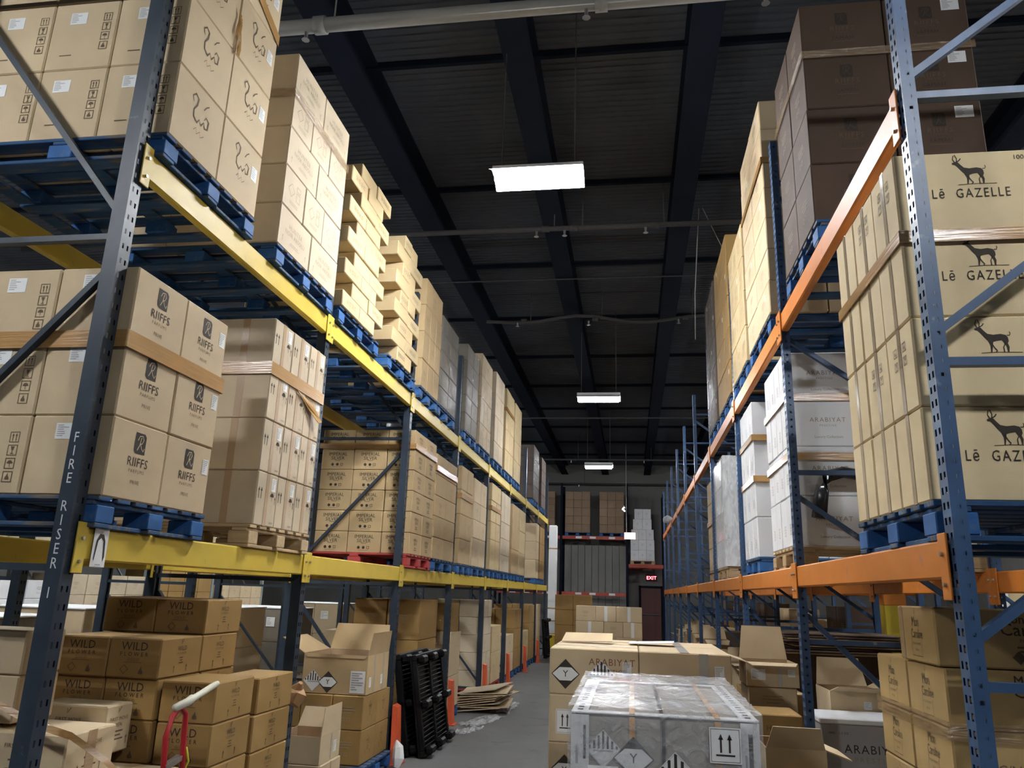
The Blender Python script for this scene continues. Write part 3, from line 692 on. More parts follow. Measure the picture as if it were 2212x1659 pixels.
tag(obj('packing_tape', G().prism([(0, 0, 0), (.0, .30, -.11), (0, .30, -.19), (0, 0, -.08)], (.003, 0, 0)).mesh('packing_tape', BAND), None, (XF + .006, 3.85, 5.40)), 'brown tape slanting across upper script cartons', 'packing tape')
# S2
def d_hunter(o, D, r, c, k, f):
    if k == 0: put(o, D, f, PRINT['hunter' if r % 2 == 0 else 'hunter_side'], 0, .52)
stack('second stack on upper yellow beam', 'pale grey-print carton', -1, XF, 4.47, 5.52, ZUP + .14, [(.30, 2 + r % 2) for r in range(5)], PALE, .42, (.4, .38), d_hunter)
pal(4.47, 5.52, ZUP, PBLUE, 'blue pallet under grey-print cartons, upper yellow beam', True)
band(-1, XF, 1.2, 4.47, 5.52, ZUP + .14 + 1.13, .07, 'clear shiny strap around the second upper stack on the yellow beam', FILMC)
# S3, S4 interlocked tiers
def d_small(o, D, r, c, k, f):
    if k == 0 and (r + c) % 2 == 0: put(o, D, f, PRINT['small_row'], 0, .5)
stack('third stack on upper yellow beam', 'flat pale carton', -1, XF, 5.66, 6.70, ZUP + .14, [(.145, 2) for r in range(10)], GOLD, .40, (.45,), d_small, jit=.02, shifts=[((0, -.22) if r % 2 == 0 else (.22, .0)) for r in range(10)])
pal(5.66, 6.68, ZUP, PBLUE, 'blue pallet under interlocked flat cartons, third on upper yellow beam', True)
stack('fourth stack on upper yellow beam', 'flat golden carton', -1, XF, 7.02, 7.98, ZUP + .14, [(.155, 2) for r in range(9)], GOLD, .40, (.45,), d_small, jit=.02, shifts=[((0.2, -.24) if r % 2 == 0 else (.0, .0)) for r in range(9)])
pal(7.0, 7.98, ZUP, PBLUE, 'blue pallet under flat golden cartons, fourth on upper yellow beam', True)

def d_plain(o, D, r, c, k, f):
    if k == 0 and (r + c) % 2 == 0: put(o, D, f, PRINT['plain_marks'], 0, .5)
def wrapped(where, y0, y1, z0, rows, m, side=-1, xf=None, filmm=None, bandz=None, inner=(.45,), depth=.42, deco=d_plain, pm=PBLUE, kind='tan cartons', near=False):
    x = XF if xf is None else xf; H = sum(h for h, c in rows)
    L = stack(None, None, side, x, y0, y1, z0 + .14, rows, m, depth, inner, deco, (f'{kind} banded together, {where}', 'wrapped pallet loads'))
    if filmm: film(None, side, x, 1.15, y0, y1, z0 + .15, z0 + .14 + H, filmm, L)
    if bandz:
        b = band(side, x, 1.15, y0, y1, 0, .07, None, BAND, L); b.location = (0, 0, bandz)
    pallet(x + side * .6, (y0 + y1)/2, z0, pm, f'{"red" if pm is PRED else "wooden" if pm is WOOD else "blue"} pallet, {where}', 1.2, round(min(1.02, y1 - y0 + .02), 2), near)
    return L
U = lambda i: f'{ORD[i]} stack on upper yellow beam'
wrapped(U(4), 8.2, 9.0, ZUP, [(.33, 3)] * 4, HONEY, kind='kraft cartons')
wrapped(U(5), 9.06, 9.98, ZUP, [(.235, 2)] * 5, GREYT, filmm=FILMG, kind='grey-filmed cartons')
wrapped(U(6), 10.62, 11.48, ZUP, [(.26, 2)] * 5, GREYT, filmm=FILMG, kind='grey-filmed cartons')
wrapped(U(7), 11.72, 12.68, ZUP, [(.36, 3), (.42, 3), (.36, 2), (.36, 3)], TAN, filmm=FILMG, kind='tan film-wrapped cartons')
wrapped(U(8), 13.06, 14.0, ZUP, [(.32, 2), (.46, 3), (.40, 3), (.4, 3)], PALE, kind='pale narrow cartons')
wrapped(U(9), 14.3, 15.3, ZUP, [(.40, 3), (.40, 2), (.40, 3), (.40, 2)], GOLD, bandz=1.15, kind='golden cartons')
wrapped(U(10), 15.5, 16.4, ZUP, [(.40, 3)] * 4, GOLD, kind='golden cartons')
wrapped(U(11), 18.7, 19.8, ZUP, [(.33, 2)] * 4, BROWN_SHADED, filmm=FILMG, kind='dark brown cartons')
wrapped(U(12), 20.5, 21.5, ZUP, [(.33, 2)] * 4, BROWN_SHADED, kind='dark brown cartons')

# lower yellow beam
def d_crest(o, D, r, c, k, f):
    if k == 0: put(o, D, f, PRINT['crest'], 0, .52)
    if k == 0 and c == 1: put(o, D, f, LAB['d'], .165, .70, 'paper_label')
    if c == 0: put(o, D, '-y', PRINT['pict_near'], 0, .42) if k else None; put(o, D, '-y', LAB['a'], -.03 if k == 0 else -.02, .80 if k == 0 else .78, 'paper_label')
stack('first stack on lower yellow beam', 'tan crest-print carton', -1, XF, 3.15, 4.02, ZLO + .14, [(.372, 2)] * 3, TAN, .42, (.42, .34), d_crest)
pal(3.15, 4.03, ZLO, PBLUE, 'blue pallet under crest-print cartons on lower yellow beam', True)
band(-1, XF, 1.18, 3.15, 4.02, ZLO + .14 + .70, .085, 'brown stretch band around the crest-print cartons')
def d_arrow(o, D, r, c, k, f):
    if k == 0:
        put(o, D, f, PRINT['arrows'], 0, .5); tape(o, D, f, .045, None, 0)
        put(o, D, f, LAB['d'], .085, .80, 'paper_label')
    if c == 0: tape(o, D, '-y', .05, None, .05)
stack('second stack on lower yellow beam', 'pale arrow-print carton', -1, XF, 4.60, 5.48, ZLO + .14, [(.345, 3)] * 4, PALE, .52, (.6,), d_arrow)
pal(4.58, 5.49, ZLO, WOOD, 'bare wooden pallet under arrow-print cartons, lower yellow beam', True)
band(-1, XF, 1.14, 4.60, 5.48, ZLO + .14 + .985, .085, 'brown stretch band around the arrow-print cartons')
tag(obj('loose_tape_tail', G().prism([(0, 0, 0), (.002, .30, -.05), (.03, .42, -.15), (.03, .36, -.17), (.004, .2, -.09)], (.004, 0, 0)).mesh('loose_tape_tail', BAND), None, (XF + .012, 5.0, ZLO + .14 + .985)), 'brown tape tail peeling off arrow-print cartons', 'packing tape')
def d_imp(o, D, r, c, k, f):
    if k == 0: put(o, D, f, PRINT['imperial_small'], 0, .52)
    if c == 0: put(o, D, '-y', PRINT['imperial'], 0, .52)
stack('third stack on lower yellow beam', 'kraft lettered carton', -1, XF, 8.16, 9.10, ZLO + .14, [(.226, 2)] * 6, HONEY, .32, (.38, .38), d_imp)
pal(8.14, 9.1, ZLO, PRED, 'red pallet under kraft lettered cartons, lower yellow beam', True)
band(-1, XF, 1.1, 8.16, 9.10, ZLO + .14 + 1.14, .06, 'brown stretch band around the kraft lettered cartons')
V = lambda i: f'{ORD[i]} stack on lower yellow beam'
wrapped(V(3), 9.16, 10.3, ZLO, [(.255, 2), (.255, 3), (.255, 2), (.255, 2), (.255, 2)], HONEY, bandz=1.06, kind='kraft cartons')
wrapped(V(4), 10.62, 11.42, ZLO, [(.34, 2)] * 4, HONEY, bandz=.9, kind='kraft cartons')
wrapped(V(5), 11.56, 12.6, ZLO, [(.42, 2), (.27, 2), (.27, 2), (.36, 2)], TAN, kind='tan cartons')
wrapped(V(6), 13.06, 14.02, ZLO, [(.5, 2), (.3, 2), (.36, 2), (.3, 2)], GOLD, bandz=1.0, kind='golden cartons')
wrapped(V(7), 14.12, 15.2, ZLO, [(.3, 2), (.3, 3), (.3, 2), (.55, 3)], PALE, kind='pale cartons')
wrapped(V(8), 15.52, 16.5, ZLO, [(.48, 2), (.9, 2)], HONEY, kind='tall kraft cartons')
wrapped(V(9), 16.6, 17.5, ZLO, [(.46, 2)] * 3, GOLD, kind='golden cartons')
wrapped(V(10), 19.6, 20.2, ZLO, [(.45, 2)] * 3, TAN, kind='tan cartons')
wrapped(V(11), 20.42, 21.5, ZLO, [(.45, 2)] * 3, KRAFT, kind='kraft cartons')
tag(obj('torn_cardboard', G().prism([(0, 0, 0), (0, .16, 0), (0, .20, .8), (-.01, .14, 1.35), (.0, .0, .9)], (.012, 0, 0)).mesh('torn_cardboard', GOLD), None, (XA - .03, 17.58, 1.902)), 'torn cardboard sheet standing on the lower yellow beam', 'cardboard')

# ================================================================ loads on the orange rack
XG = 1.05
ZRU = 3.62
def d_samah(o, D, r, c, k, f):
    if c == 0: put(o, D, '-y', PRINT['samah'], 0, .5)
    if c == 0 and k == 1: put(o, D, '-y', LAB['a'], .14, .80, 'paper_label')
    if k == 0: put(o, D, f, PRINT['plain_marks'], 0, .5)
stack('first stack on upper orange beam', 'brown crest carton', 1, XG, 4.16, 5.0, ZRU + .14, [(.365, 2)] * 4, lambda r, c, k: BROWN_SHADED if k else PALE if False else BROWN_SHADED, .48, (.47,), d_samah)
pal(4.14, 5.02, ZRU, PBLUE, 'blue pallet under brown crest cartons, upper orange beam', True, 1, XG)
band(1, XG, .95, 4.16, 5.0, ZRU + .14 + 1.07, .05, 'clear shiny strap around the brown crest cartons', FILMC)
def d_mark(o, D, r, c, k, f):
    if k == 0: put(o, D, f, PRINT['plain_marks'], 0, .5)
    if k == 0 and (r + c) % 3 == 0: put(o, D, f, LAB['c'], .1, .7, 'paper_label')
stack('second stack on upper orange beam', 'tan taped carton', 1, XG, 5.62, 6.72, ZRU + .14, [(.26, 2)] * 7, TAN, .42, (.40,), d_mark)
pal(5.62, 6.72, ZRU, PBLUE, 'blue pallet under seven tiers, second on upper orange beam', True, 1, XG)
band(1, XG, 1.1, 5.62, 6.72, ZRU + .14 + 1.25, .05, 'brown strap around the second stack on upper orange beam')
wrapped('third stack on upper orange beam', 6.86, 7.78, ZRU, [(.34, 3)] * 4, GOLD, 1, XG, kind='golden narrow cartons', near=True, deco=d_mark)
wrapped('fourth stack on upper orange beam', 7.98, 9.15, ZRU, [(.36, 3)] * 5, KRAFT, 1, XG, kind='kraft cartons', deco=d_mark)
wrapped('fifth stack on upper orange beam', 9.3, 10.3, ZRU, [(.36, 3)] * 5, BROWN_SHADED, 1, XG, filmm=FILMG, kind='dark filmed cartons', deco=d_mark)
def d_gaz(o, D, r, c, k, f):
    if c == 0: 
        put(o, D, '-y', PRINT['gazelle'], .0 , .46)
        if k == 0: put(o, D, '-y', LAB['c'], -.20, .86, 'paper_label')
        if k == 0 and r == 3: put(o, D, '-y', PRINT['ml'], .19, .90)
    if k == 0: tape(o, D, f, .035, None, 0, INKG_TAPE)
    if k == 0 and r in (1, 3) and c < 2: put(o, D, f, PRINT['picto_block'], 0, .68)
INKG_TAPE = mat('clear_tape', (0.40, 0.31, 0.21), rough=0.15, spec=0.7)
stack('first stack on lower orange beam', 'carton with gazelle print', 1, XG, 2.92, 3.80, ZLO + .14, [(.345, 3)] * 4, GAZ, .58, (.56,), d_gaz)
pal(2.90, 3.82, ZLO, PBLUE, 'blue pallet under gazelle-print cartons, lower orange beam', True, 1, XG)
band(1, XG, 1.14, 2.92, 3.80, ZLO + .14 + .99, .05, 'brown stretch band around the gazelle-print cartons')
XW = 1.09
def d_white(o, D, r, c, k, f):
    if c == 0: put(o, D, '-y', PRINT['arabiyat'], -.02, .55)
    if k == 0: put(o, D, f, PRINT['white_marks'], .03, .3)
stack('second stack on lower orange beam', 'white lettered carton', 1, XW, 5.48, 6.30, ZLO + .14, [(.34, 4)] * 4, WHITEC, .58, (.56,), d_white)
pal(5.46, 6.32, ZLO, WOOD, 'bare wooden pallet under white cartons, lower orange beam', True, 1, XW)
for j, z in enumerate((.58, 1.0)): band(1, XW, 1.14, 5.48, 6.30, ZLO + .14 + z, .055, f'brown stretch band, {("lower", "upper")[j]}, around the white lettered cartons')
def d_white2(o, D, r, c, k, f):
    if k == 0: put(o, D, f, PRINT['white_marks'], .03, .3)
stack('third stack on lower orange beam', 'plain white carton', 1, XW, 7.02, 7.78, ZLO + .14, [(.345, 3)] * 4, WHITEC, .58, (.5,), d_white2)
pal(7.0, 7.80, ZLO, PBLUE, 'blue pallet under plain white cartons, lower orange beam', True, 1, XW)
for j, z in enumerate((.65, 1.02)): band(1, XW, 1.08, 7.02, 7.78, ZLO + .14 + z, .055, f'brown stretch band, {("lower", "upper")[j]}, around the plain white cartons')
def d_w4(o, D, r, c, k, f):
    if c == 0: put(o, D, '-y', PRINT['white_marks'], .1, .3)
wrapped('fourth stack on lower orange beam', 9.25, 10.3, ZLO, [(.32, 3)] * 4, WHITEC, 1, XW, filmm=FILMT, kind='film-wrapped white cartons', deco=d_w4, pm=WOOD, near=True)
wrapped('fifth stack on lower orange beam', 10.55, 11.3, ZLO, [(.3, 2)] * 4, TAN, 1, XW, bandz=.6, kind='tan cartons', pm=WOOD)
# black wrap sleeve on the frame beside the white cartons
tag(obj('black_wrap_strip', G().tube([(1.72, 5.42, 2.42), (1.60, 5.42, 2.50), (1.42, 5.42, 2.53), (1.31, 5.41, 2.50), (1.27, 5.40, 2.40), (1.24, 5.40, 2.22)], [.03, .035, .04, .045, .045, .05], 7).mesh('black_wrap_strip', DARKV, True)), 'black plastic wrap looped over the blue brace by white cartons', 'plastic wrap')

# ================================================================ open cartons
def open_carton(loc, D, m, label, flaps, rz=0.0, cat='open carton'):
    sx, sy, sz = D; t = .006
    g = G(); g.box(-sx/2, sx/2, -sy/2, -sy/2 + t, 0, sz); g.box(-sx/2, sx/2, sy/2 - t, sy/2, 0, sz)
    g.box(-sx/2, -sx/2 + t, -sy/2 + t, sy/2 - t, 0, sz); g.box(sx/2 - t, sx/2, -sy/2 + t, sy/2 - t, 0, sz); g.box(-sx/2 + t, sx/2 - t, -sy/2 + t, sy/2 - t, 0, t)
    # shared corners keep the shell one piece
    o = empty('open_carton', loc, label, cat, None, rz)
    obj('carton_body', shell(sx, sy, sz, t).mesh('carton_body', [m, INNER]), o)
    for f, (ang, ln) in flaps.items():
        fx, fy, _ = FACE[f]; a = math.radians(ang); ux, uz = math.sin(a), math.cos(a)
        half = (sy if fx else sx)/2 - .004; tt = .003
        ex = Vector((0, 1, 0)) if fx else Vector((1, 0, 0))
        out = Vector((fx, fy, 0)); base = Vector((fx * (sx/2 - tt), fy * (sy/2 - tt), sz + .001))
        d = out * ux + Vector((0, 0, uz)); nrm = out * uz - Vector((0, 0, ux))
        taper = .03
        P = [base - ex*half, base + ex*half, base + ex*(half - taper) + d*ln, base - ex*(half - taper) + d*ln]
        obj('flap', G().prism([q + nrm*tt for q in P], -nrm * 2 * tt).mesh('flap', m), o)
    return o
def shell(sx, sy, sz, t):
    g = G(); X, Yh = sx/2, sy/2; x, y = X - t, Yh - t
    vs = [(-X, -Yh, 0), (X, -Yh, 0), (X, Yh, 0), (-X, Yh, 0), (-X, -Yh, sz), (X, -Yh, sz), (X, Yh, sz), (-X, Yh, sz),
          (-x, -y, sz), (x, -y, sz), (x, y, sz), (-x, y, sz), (-x, -y, t), (x, -y, t), (x, y, t), (-x, y, t)]
    g.add(vs, [(0, 3, 2, 1), (0, 1, 5, 4), (1, 2, 6, 5), (2, 3, 7, 6), (3, 0, 4, 7)], 0)
    o = g.f; g.f += [(4, 5, 9, 8), (5, 6, 10, 9), (6, 7, 11, 10), (7, 4, 8, 11), (8, 9, 13, 12), (9, 10, 14, 13), (10, 11, 15, 14), (11, 8, 12, 15), (12, 13, 14, 15)]; g.m += [1] * 9
    return g

# ================================================================ floor level, first bay of the yellow rack
def C(x0, x1, y0, y1, z0, z1, m, label, pr=(), rz=0.0, name='carton', cat='carton', group=None):
    D = (round(x1 - x0 - .004, 3), round(y1 - y0 - .004, 3), round(z1 - z0 - .002, 3))
    o = carton(((x0 + x1)/2, (y0 + y1)/2, z0), D, m, label, None, rz, group, name, cat)
    for q in pr:
        if q[0] == 'tape': tape(o, D, q[1], *(q[2:] or (.05,)))
        elif q[0] == 'top':     # tape along the lid
            w = q[1]; obj('tape_strip', G().box(-D[0]/2*.99 if q[2] == 'x' else -w/2, D[0]/2*.99 if q[2] == 'x' else w/2, -w/2 if q[2] == 'x' else -D[1]/2*.99, w/2 if q[2] == 'x' else D[1]/2*.99, 0, .001).mesh('tape_strip', q[3] if len(q) > 3 else TAPE), o, (0, 0, D[2] + .0005))
        elif q[0] == 'lab': put(o, D, q[1], LAB[q[2]], q[3], q[4], 'paper_label')
        elif q[0] == 'me': put(o, D, q[1], q[2], q[3], q[4])
        else: put(o, D, q[1], PRINT[q[0]], q[2] if len(q) > 2 else 0, q[3] if len(q) > 3 else .52)
    return o
WF = 'wildflower cartons under the yellow rack'
WP = [('wild', '-y'), ('wild_side', '+x')]
n0 = 'kraft carton with bold lettering'
C(-2.72, -2.40, 4.28, 4.70, 1.39, 1.585, KRAFT, n0 + ', top of the pile, aisle side', WP, group=WF)
C(-3.04, -2.72, 4.28, 4.70, 1.39, 1.585, KRAFT, n0 + ', top of the pile, inner side', WP, group=WF)
for j, (a, b) in enumerate(((-2.70, -2.40), (-3.00, -2.70))):
    for k, (c, d) in enumerate(((3.88, 4.28), (4.28, 4.68))):
        C(a, b, c, d, 1.19, 1.39, KRAFT, f'{n0}, second tier down, {("aisle side", "inner side")[j]}, {("front", "behind")[k]}', WP, group=WF)
    for r in range(3): C(a - .005, b - .005, 3.90, 4.31, .99 - .2*r, 1.19 - .2*r, KRAFT, f'{n0}, {ORD[r+2]} tier down, {("behind aisle column", "innermost column")[j]}', WP, group=WF)
    C(a - .005, b - .005, 4.32, 4.70, .99, 1.19, KRAFT, f'{n0}, third tier down, {("aisle", "inner")[j]} rear', WP, group=WF)
for r in range(5): C(-2.395, -2.09, 3.92, 4.34, .985 - .2*r, 1.185 - .2*r, KRAFT, f'{n0}, aisle column by red hand truck, {ORD[r]} from top', WP, group=WF)
for r in range(5): C(-2.395, -2.12, 4.47 - .03*(r > 0), 4.93, .955 - .2*r, 1.155 - .2*r, KRAFT, f'{n0}, column against second slate post, {ORD[r]} from top', WP, rz=-.015 if r == 0 else 0, group=WF)
pallet(-2.55, 4.32, 0, WOOD, 'wooden pallet on floor under the bold-lettered cartons', 1.0, .88, True)
for r in range(5): C(-2.90, -2.62, 3.90, 4.3, .0 + .18 + .0, .19, KRAFT, None) if False else None
FM = [('first', '-y'), ('first', '+x')]
C(-3.20, -2.74, 3.34, 3.60, 1.245, 1.44, TAN, 'tan small-print carton beside first slate post, upper', FM)
C(-3.20, -2.74, 3.34, 3.60, 1.04, 1.243, TAN, 'tan small-print carton beside first slate post, lower', FM)
C(-3.40, -2.90, 3.28, 3.66, .84, 1.038, BROWN_SHADED, 'dark small-print carton low at the picture edge', FM)
C(-2.88, -2.42, 3.30, 3.64, .82, 1.02, TAN, 'tan small-print carton in front, behind first slate post', FM + [('tape', '+x', .06)])
C(-2.90, -2.50, 3.66, 3.87, .862, 1.085, TAN, 'tan small-print carton with a lifted lid', FM)
C(-2.62, -2.16, 3.42, 3.80, .61, .815, TAN, 'plain tan carton lowest beside the red hand truck', [('top', .05, 'y')])
C(-3.40, -2.90, 3.32, 3.62, 0, .838, TAN, 'tall tan carton standing below the dark carton')
C(-2.88, -2.64, 3.32, 3.62, 0, .818, TAN, 'tall tan carton standing below the front small-print carton')
C(-2.40, -2.16, 3.44, 3.80, 0, .608, TAN, 'tall tan carton standing below the lowest plain carton')
C(-2.88, -2.66, 3.68, 3.86, 0, .86, TAN, 'tall tan carton standing below the lifted-lid carton')
C(-3.14, -2.92, 3.68, 3.86, .0, 1.038, TAN, 'tall narrow carton standing behind the dark carton')
rb = G(); pts = [(-3.0, 3.26, 1.23), (-2.8, 3.24, 1.16), (-2.52, 3.22, 1.07), (-2.36, 3.24, 1.03), (-2.22, 3.30, .93), (-2.1, 3.36, .80), (-2.0, 3.4, .62)]
rb.add([(x, y, z + .014) for x, y, z in pts] + [(x + .006, y - .012, z - .014) for x, y, z in pts], [(i, i + 1, 8 + i, 7 + i) for i in range(6)])
tag(obj('loose_stretch_strip', rb.mesh('loose_stretch_strip', BAND, True)), 'brown twisted stretch strip trailing over the small-print cartons', 'stretch wrap')

# red hand truck with cream grip
ht = empty('hand_truck', (-1.98, 3.56, 0), 'red hand truck with cream grip leaning at the lettered cartons', 'hand truck')
def P(*a): return [(x + 1.98, y - 3.56, z) for x, y, z in a]
obj('frame', G().tube(P((-1.93, 3.39, .16), (-2.0, 3.39, .80), (-2.02, 3.395, 1.02), (-2.015, 3.42, 1.10), (-2.01, 3.46, 1.135), (-2.0, 3.50, 1.10), (-2.0, 3.51, 1.0), (-1.93, 3.51, .16)), .013, 8).mesh('frame', HRED, True), ht)
obj('cross_bar', G().bar(*P((-2.005, 3.39, .90), (-2.005, 3.51, .92)), .035, .02).mesh('cross_bar', STEEL), ht)
obj('cross_bar', G().bar(*P((-1.965, 3.39, .45), (-1.965, 3.51, .45)), .035, .02).mesh('cross_bar', HRED), ht)
obj('grip', G().tube(P((-2.01, 3.42, 1.135), (-2.0, 3.50, 1.15), (-2.0, 3.54, 1.162), (-2.0, 3.545, 1.16), (-1.99, 3.72, 1.205), (-1.99, 3.735, 1.208)), [.017, .019, .019, .015, .015, .012], 8).mesh('grip', GRIP, True), ht)
obj('toe_plate', G().cbox(.02, .28, -.20, .0, .02, .032, .003).mesh('toe_plate', HRED), ht)
for s in (-.22, .02): obj('wheel', G().tube([(.02, s - .02, .09), (.02, s + .02, .09)], .09, 18).mesh('wheel', PLAST), ht)
obj('cord', G().tube(P((-1.985, 3.515, .96), (-1.975, 3.53, .9), (-1.985, 3.515, .86), (-1.975, 3.52, .7), (-1.965, 3.53, .5)), .006, 6).mesh('cord', YROPE, True), ht)

# ---------------------------------------------------------------- floor level, second bay
OC = (-2.71, 7.55, .73)
o = open_carton(OC, (.62, .64, .34), HONEY, 'large open carton with hazard diamonds on the floor stack', {'-y': (172, .03), '+x': (8, .20), '+y': (18, .26), '-x': (62, .28)})
D = (.62, .64, .34)
put(o, D, '-y', SD, -.205, .31); put(o, D, '-y', YD, -.06, .29); put(o, D, '-y', LAB['e'], .225, .32, 'paper_label')
for u in (-.22, .12): put(o, D, '+x', LAB['d'], u, .3, 'paper_label')
tape(o, D, '+x', .03, .33, -.1, GTAPE); tape(o, D, '+x', .03, .33, .16, GTAPE)
k = 0
for r in range(2):
    for j, (a, b) in enumerate(((-2.70, -2.40), (-3.0, -2.70), (-3.3, -3.0))):
        for q, (c, d) in enumerate(((7.2, 7.60), (7.60, 8.0))):
            if q and j: continue
            C(a, b, c, d, .145 + .29*r, .435 + .29*r, KRAFT, f'kraft carton under the large open carton, {("lower", "upper")[r]} tier, {("aisle", "middle", "inner")[j]}{" rear" if q else ""}', [('wild_side', '+x'), ('plain_marks', '-y')], group='cartons under the large open carton')
pallet(-2.85, 7.6, 0, PBLUE, 'blue pallet on floor under the large open carton', 1.0, .8, True)
o = open_carton((-2.59, 6.44, .34), (.38, .43, .20), TAN, 'small open carton with one raised flap', {'+x': (2, .21), '+y': (20, .16)})
D = (.38, .43, .20); put(o, D, '+x', LAB['d'], .1, .45, 'paper_label'); tape(o, D, '+x', .022, .19, .02, GTAPE)
C(-2.78, -2.38, 6.22, 6.66, 0.0, .338, TAN, 'tan carton under the small open carton', [('lab', '+x', 'd', .1, .6), ('tape', '+x', .025)])
C(-3.25, -2.85, 6.1, 6.5, 0, .62, TAN, 'tan carton standing behind the small open carton', [('plain_marks', '-y')])
tag(obj('crumpled_paper', G().tube([(0, 0, 0), (.02, .03, .05), (.0, .05, .1), (.04, .02, .14)], [.05, .07, .05, .015], 6).mesh('crumpled_paper', mat('kraft_paper', (.42, .24, .11), .6, .2))
        , None, (-2.335, 5.46, .88)), 'crumpled brown paper tuck at the second slate post', 'paper')
tag(obj('crumpled_bag', G().tube([(0, 0, 0.02), (.01, .02, .1), (.0, .03, .2), (-.02, .02, .26)], [.03, .06, .05, .008], 7).mesh('crumpled_bag', PAPER)
        , None, (-2.24, 7.84, .0)), 'crumpled white bag beside an orange post guard', 'bag')
# boxes standing behind, mid depth of the rack
def dark(a, b, c, d, z0, z1, lab, m=KRAFT, pr=(('plain_marks', '-y'), ('plain_marks', '+x'))): return C(a, b, c, d, z0, z1, m, lab, pr)
dark(-3.5, -3.0, 8.9, 9.3, 0, .62, 'kraft carton deep in the third bay, lower'); dark(-3.5, -3.0, 8.9, 9.3, .62, 1.2, 'kraft carton deep in the third bay, upper', TAN)
for r in range(3):
    for j in range(2): dark(-2.93 - .42*j, -2.52 - .42*j, 9.42, 10.3, .145 + .47*r, .615 + .47*r, f'large kraft carton in third bay, {ORD[r]} tier, {("aisle", "inner")[j]} column')
pallet(-2.95, 9.86, 0, PBLUE, 'blue pallet on floor in third bay under large kraft cartons', 1.0, .9)
C(-3.08, -2.60, 8.20, 8.75, .145, .62, KRAFT, 'kraft carton behind the black pallets, lower', [('plain_marks', '+x')]); C(-3.08, -2.60, 8.20, 8.75, .62, .98, TAN, 'tan carton behind the black pallets, upper', [('plain_marks', '+x')])
pallet(-2.84, 8.48, 0, WOOD, 'wooden pallet on floor behind the black pallets', .5, .6)

# black plastic pallets leaning on the rack: ribbed underside with feet toward the aisle
def plastic_pallet(loc, lean, label, rz=0.0):
    L, Wd = 1.15, 1.0      # length along y, height when stood on edge
    o = empty('plastic_pallet', loc, label, 'plastic pallet', None, rz); o.rotation_euler = (0, lean, rz)
    g = G(); g.cbox(-.05, -.03, -L/2, L/2, 0, Wd, .004)                       # deck
    obj('deck', g.mesh('deck', PLAST), o)
    rim = G().cbox(-.03, .02, -L/2, L/2, 0, .06, .006).mesh('rim', PLAST); rs = G().cbox(-.03, .02, -.03, .03, .06, Wd - .06, .006).mesh('rim', PLAST)
    for z in (0, Wd/2 - .03, Wd - .06): obj('rim', rim, o, (0, 0, z))
    for y in (-L/2 + .03, 0, L/2 - .03): obj('rim', rs, o, (0, y, 0))
    slat = G().cbox(-.028, .008, -L/4 + .04, L/4 - .04, 0, .012, .002).mesh('rib', PLAST)
    for s in (-1, 1):
        for i in range(9):
            for zz in (.08, .55): obj('rib', slat, o, (0, s * L/4, zz + i*.045))
    ft = G().cbox(.02, .10, -.10, .10, -.04, .04, .02).mesh('foot', PLAST)
    for y in (-L/2 + .12, 0, L/2 - .12):
        for z in (.055, Wd/2, Wd - .055): obj('foot', ft, o, (0, y, z))
    return o
plastic_pallet((-2.12, 8.95, .015), -.16, 'black plastic pallet leaning on the yellow rack, aisle side')
plastic_pallet((-2.295, 8.95, .015), -.16, 'black plastic pallet leaning on the yellow rack, rack side')

# ---------------------------------------------------------------- further floor stacks along the yellow rack
C(-2.88, -2.42, 10.62, 11.35, .145, .56, TAN, 'tan carton low in fourth bay beside an orange guard', [('plain_marks', '+x')])
open_carton((-2.65, 10.98, .565), (.46, .7, .36), TAN, 'tan open carton with raised flap in fourth bay', {'+x': (5, .2), '+y': (30, .2)})
pallet(-2.88, 11.03, 0, PBLUE, 'blue pallet on floor in fourth bay', .9, .76)
fl = G(); tot = 0
root = empty('cardboard_sheets', (-2.12, 12.0, 0), 'flattened cardboard sheets heaped in fourth bay', 'cardboard')
for i in range(9):
    a = random.uniform(-.12, .12); obj('sheet', G().prism([(-.35, -.42 + a*.3, 0), (.30 + a*.4, -.42, 0), (.34 + a*.4, .40, .02), (-.35, .42, .0)], (0, 0, .012)).mesh('sheet', TAN if i % 2 else PALE), root, (0, 0, .05 + .03*i), (.02*a, -.10 + a*.5, a))
C(-3.2, -2.62, 11.45, 12.1, .145, .9, KRAFT, 'large kraft carton behind flattened sheets, lower', [('plain_marks', '-y')]); C(-3.2, -2.62, 11.45, 12.1, .9, 1.5, KRAFT, 'large kraft carton behind flattened sheets, upper', [('plain_marks', '-y')])
pallet(-2.9, 11.8, 0, WOOD, 'wooden pallet under large kraft cartons in fourth bay', .7, .75)
def flo(where, y0, y1, rows, m, pm=PBLUE, xf=-2.42): return wrapped(where, y0, y1, 0, rows, m, -1, xf, inner=(.45,), pm=pm, kind='pale cartons' if m is PALE else 'golden cartons' if m is GOLD else 'kraft cartons')
flo('floor stack in fifth bay, first', 13.12, 13.85, [(.28, 2)] * 5, PALE, PRED)
flo('floor stack in fifth bay, second', 14.0, 14.95, [(.5, 2), (.45, 2)], GOLD, PRED)
flo('floor stack in sixth bay', 15.6, 16.6, [(.36, 3)] * 2, TAN)
flo('tall floor stack in sixth bay', 16.7, 17.7, [(.4, 2)] * 3, KRAFT)
flo('floor stack in seventh bay, first', 18.0, 19.0, [(.35, 2)] * 2, GOLD)
flo('floor stack in seventh bay, second', 19.1, 20.1, [(.42, 2)] * 3, KRAFT)
flo('floor stack in eighth bay', 20.5, 21.5, [(.42, 2)] * 3, TAN)
plastic_pallet((-2.26, 22.1, .015), -.08, 'black plastic pallet stood at the far end of the yellow rack')

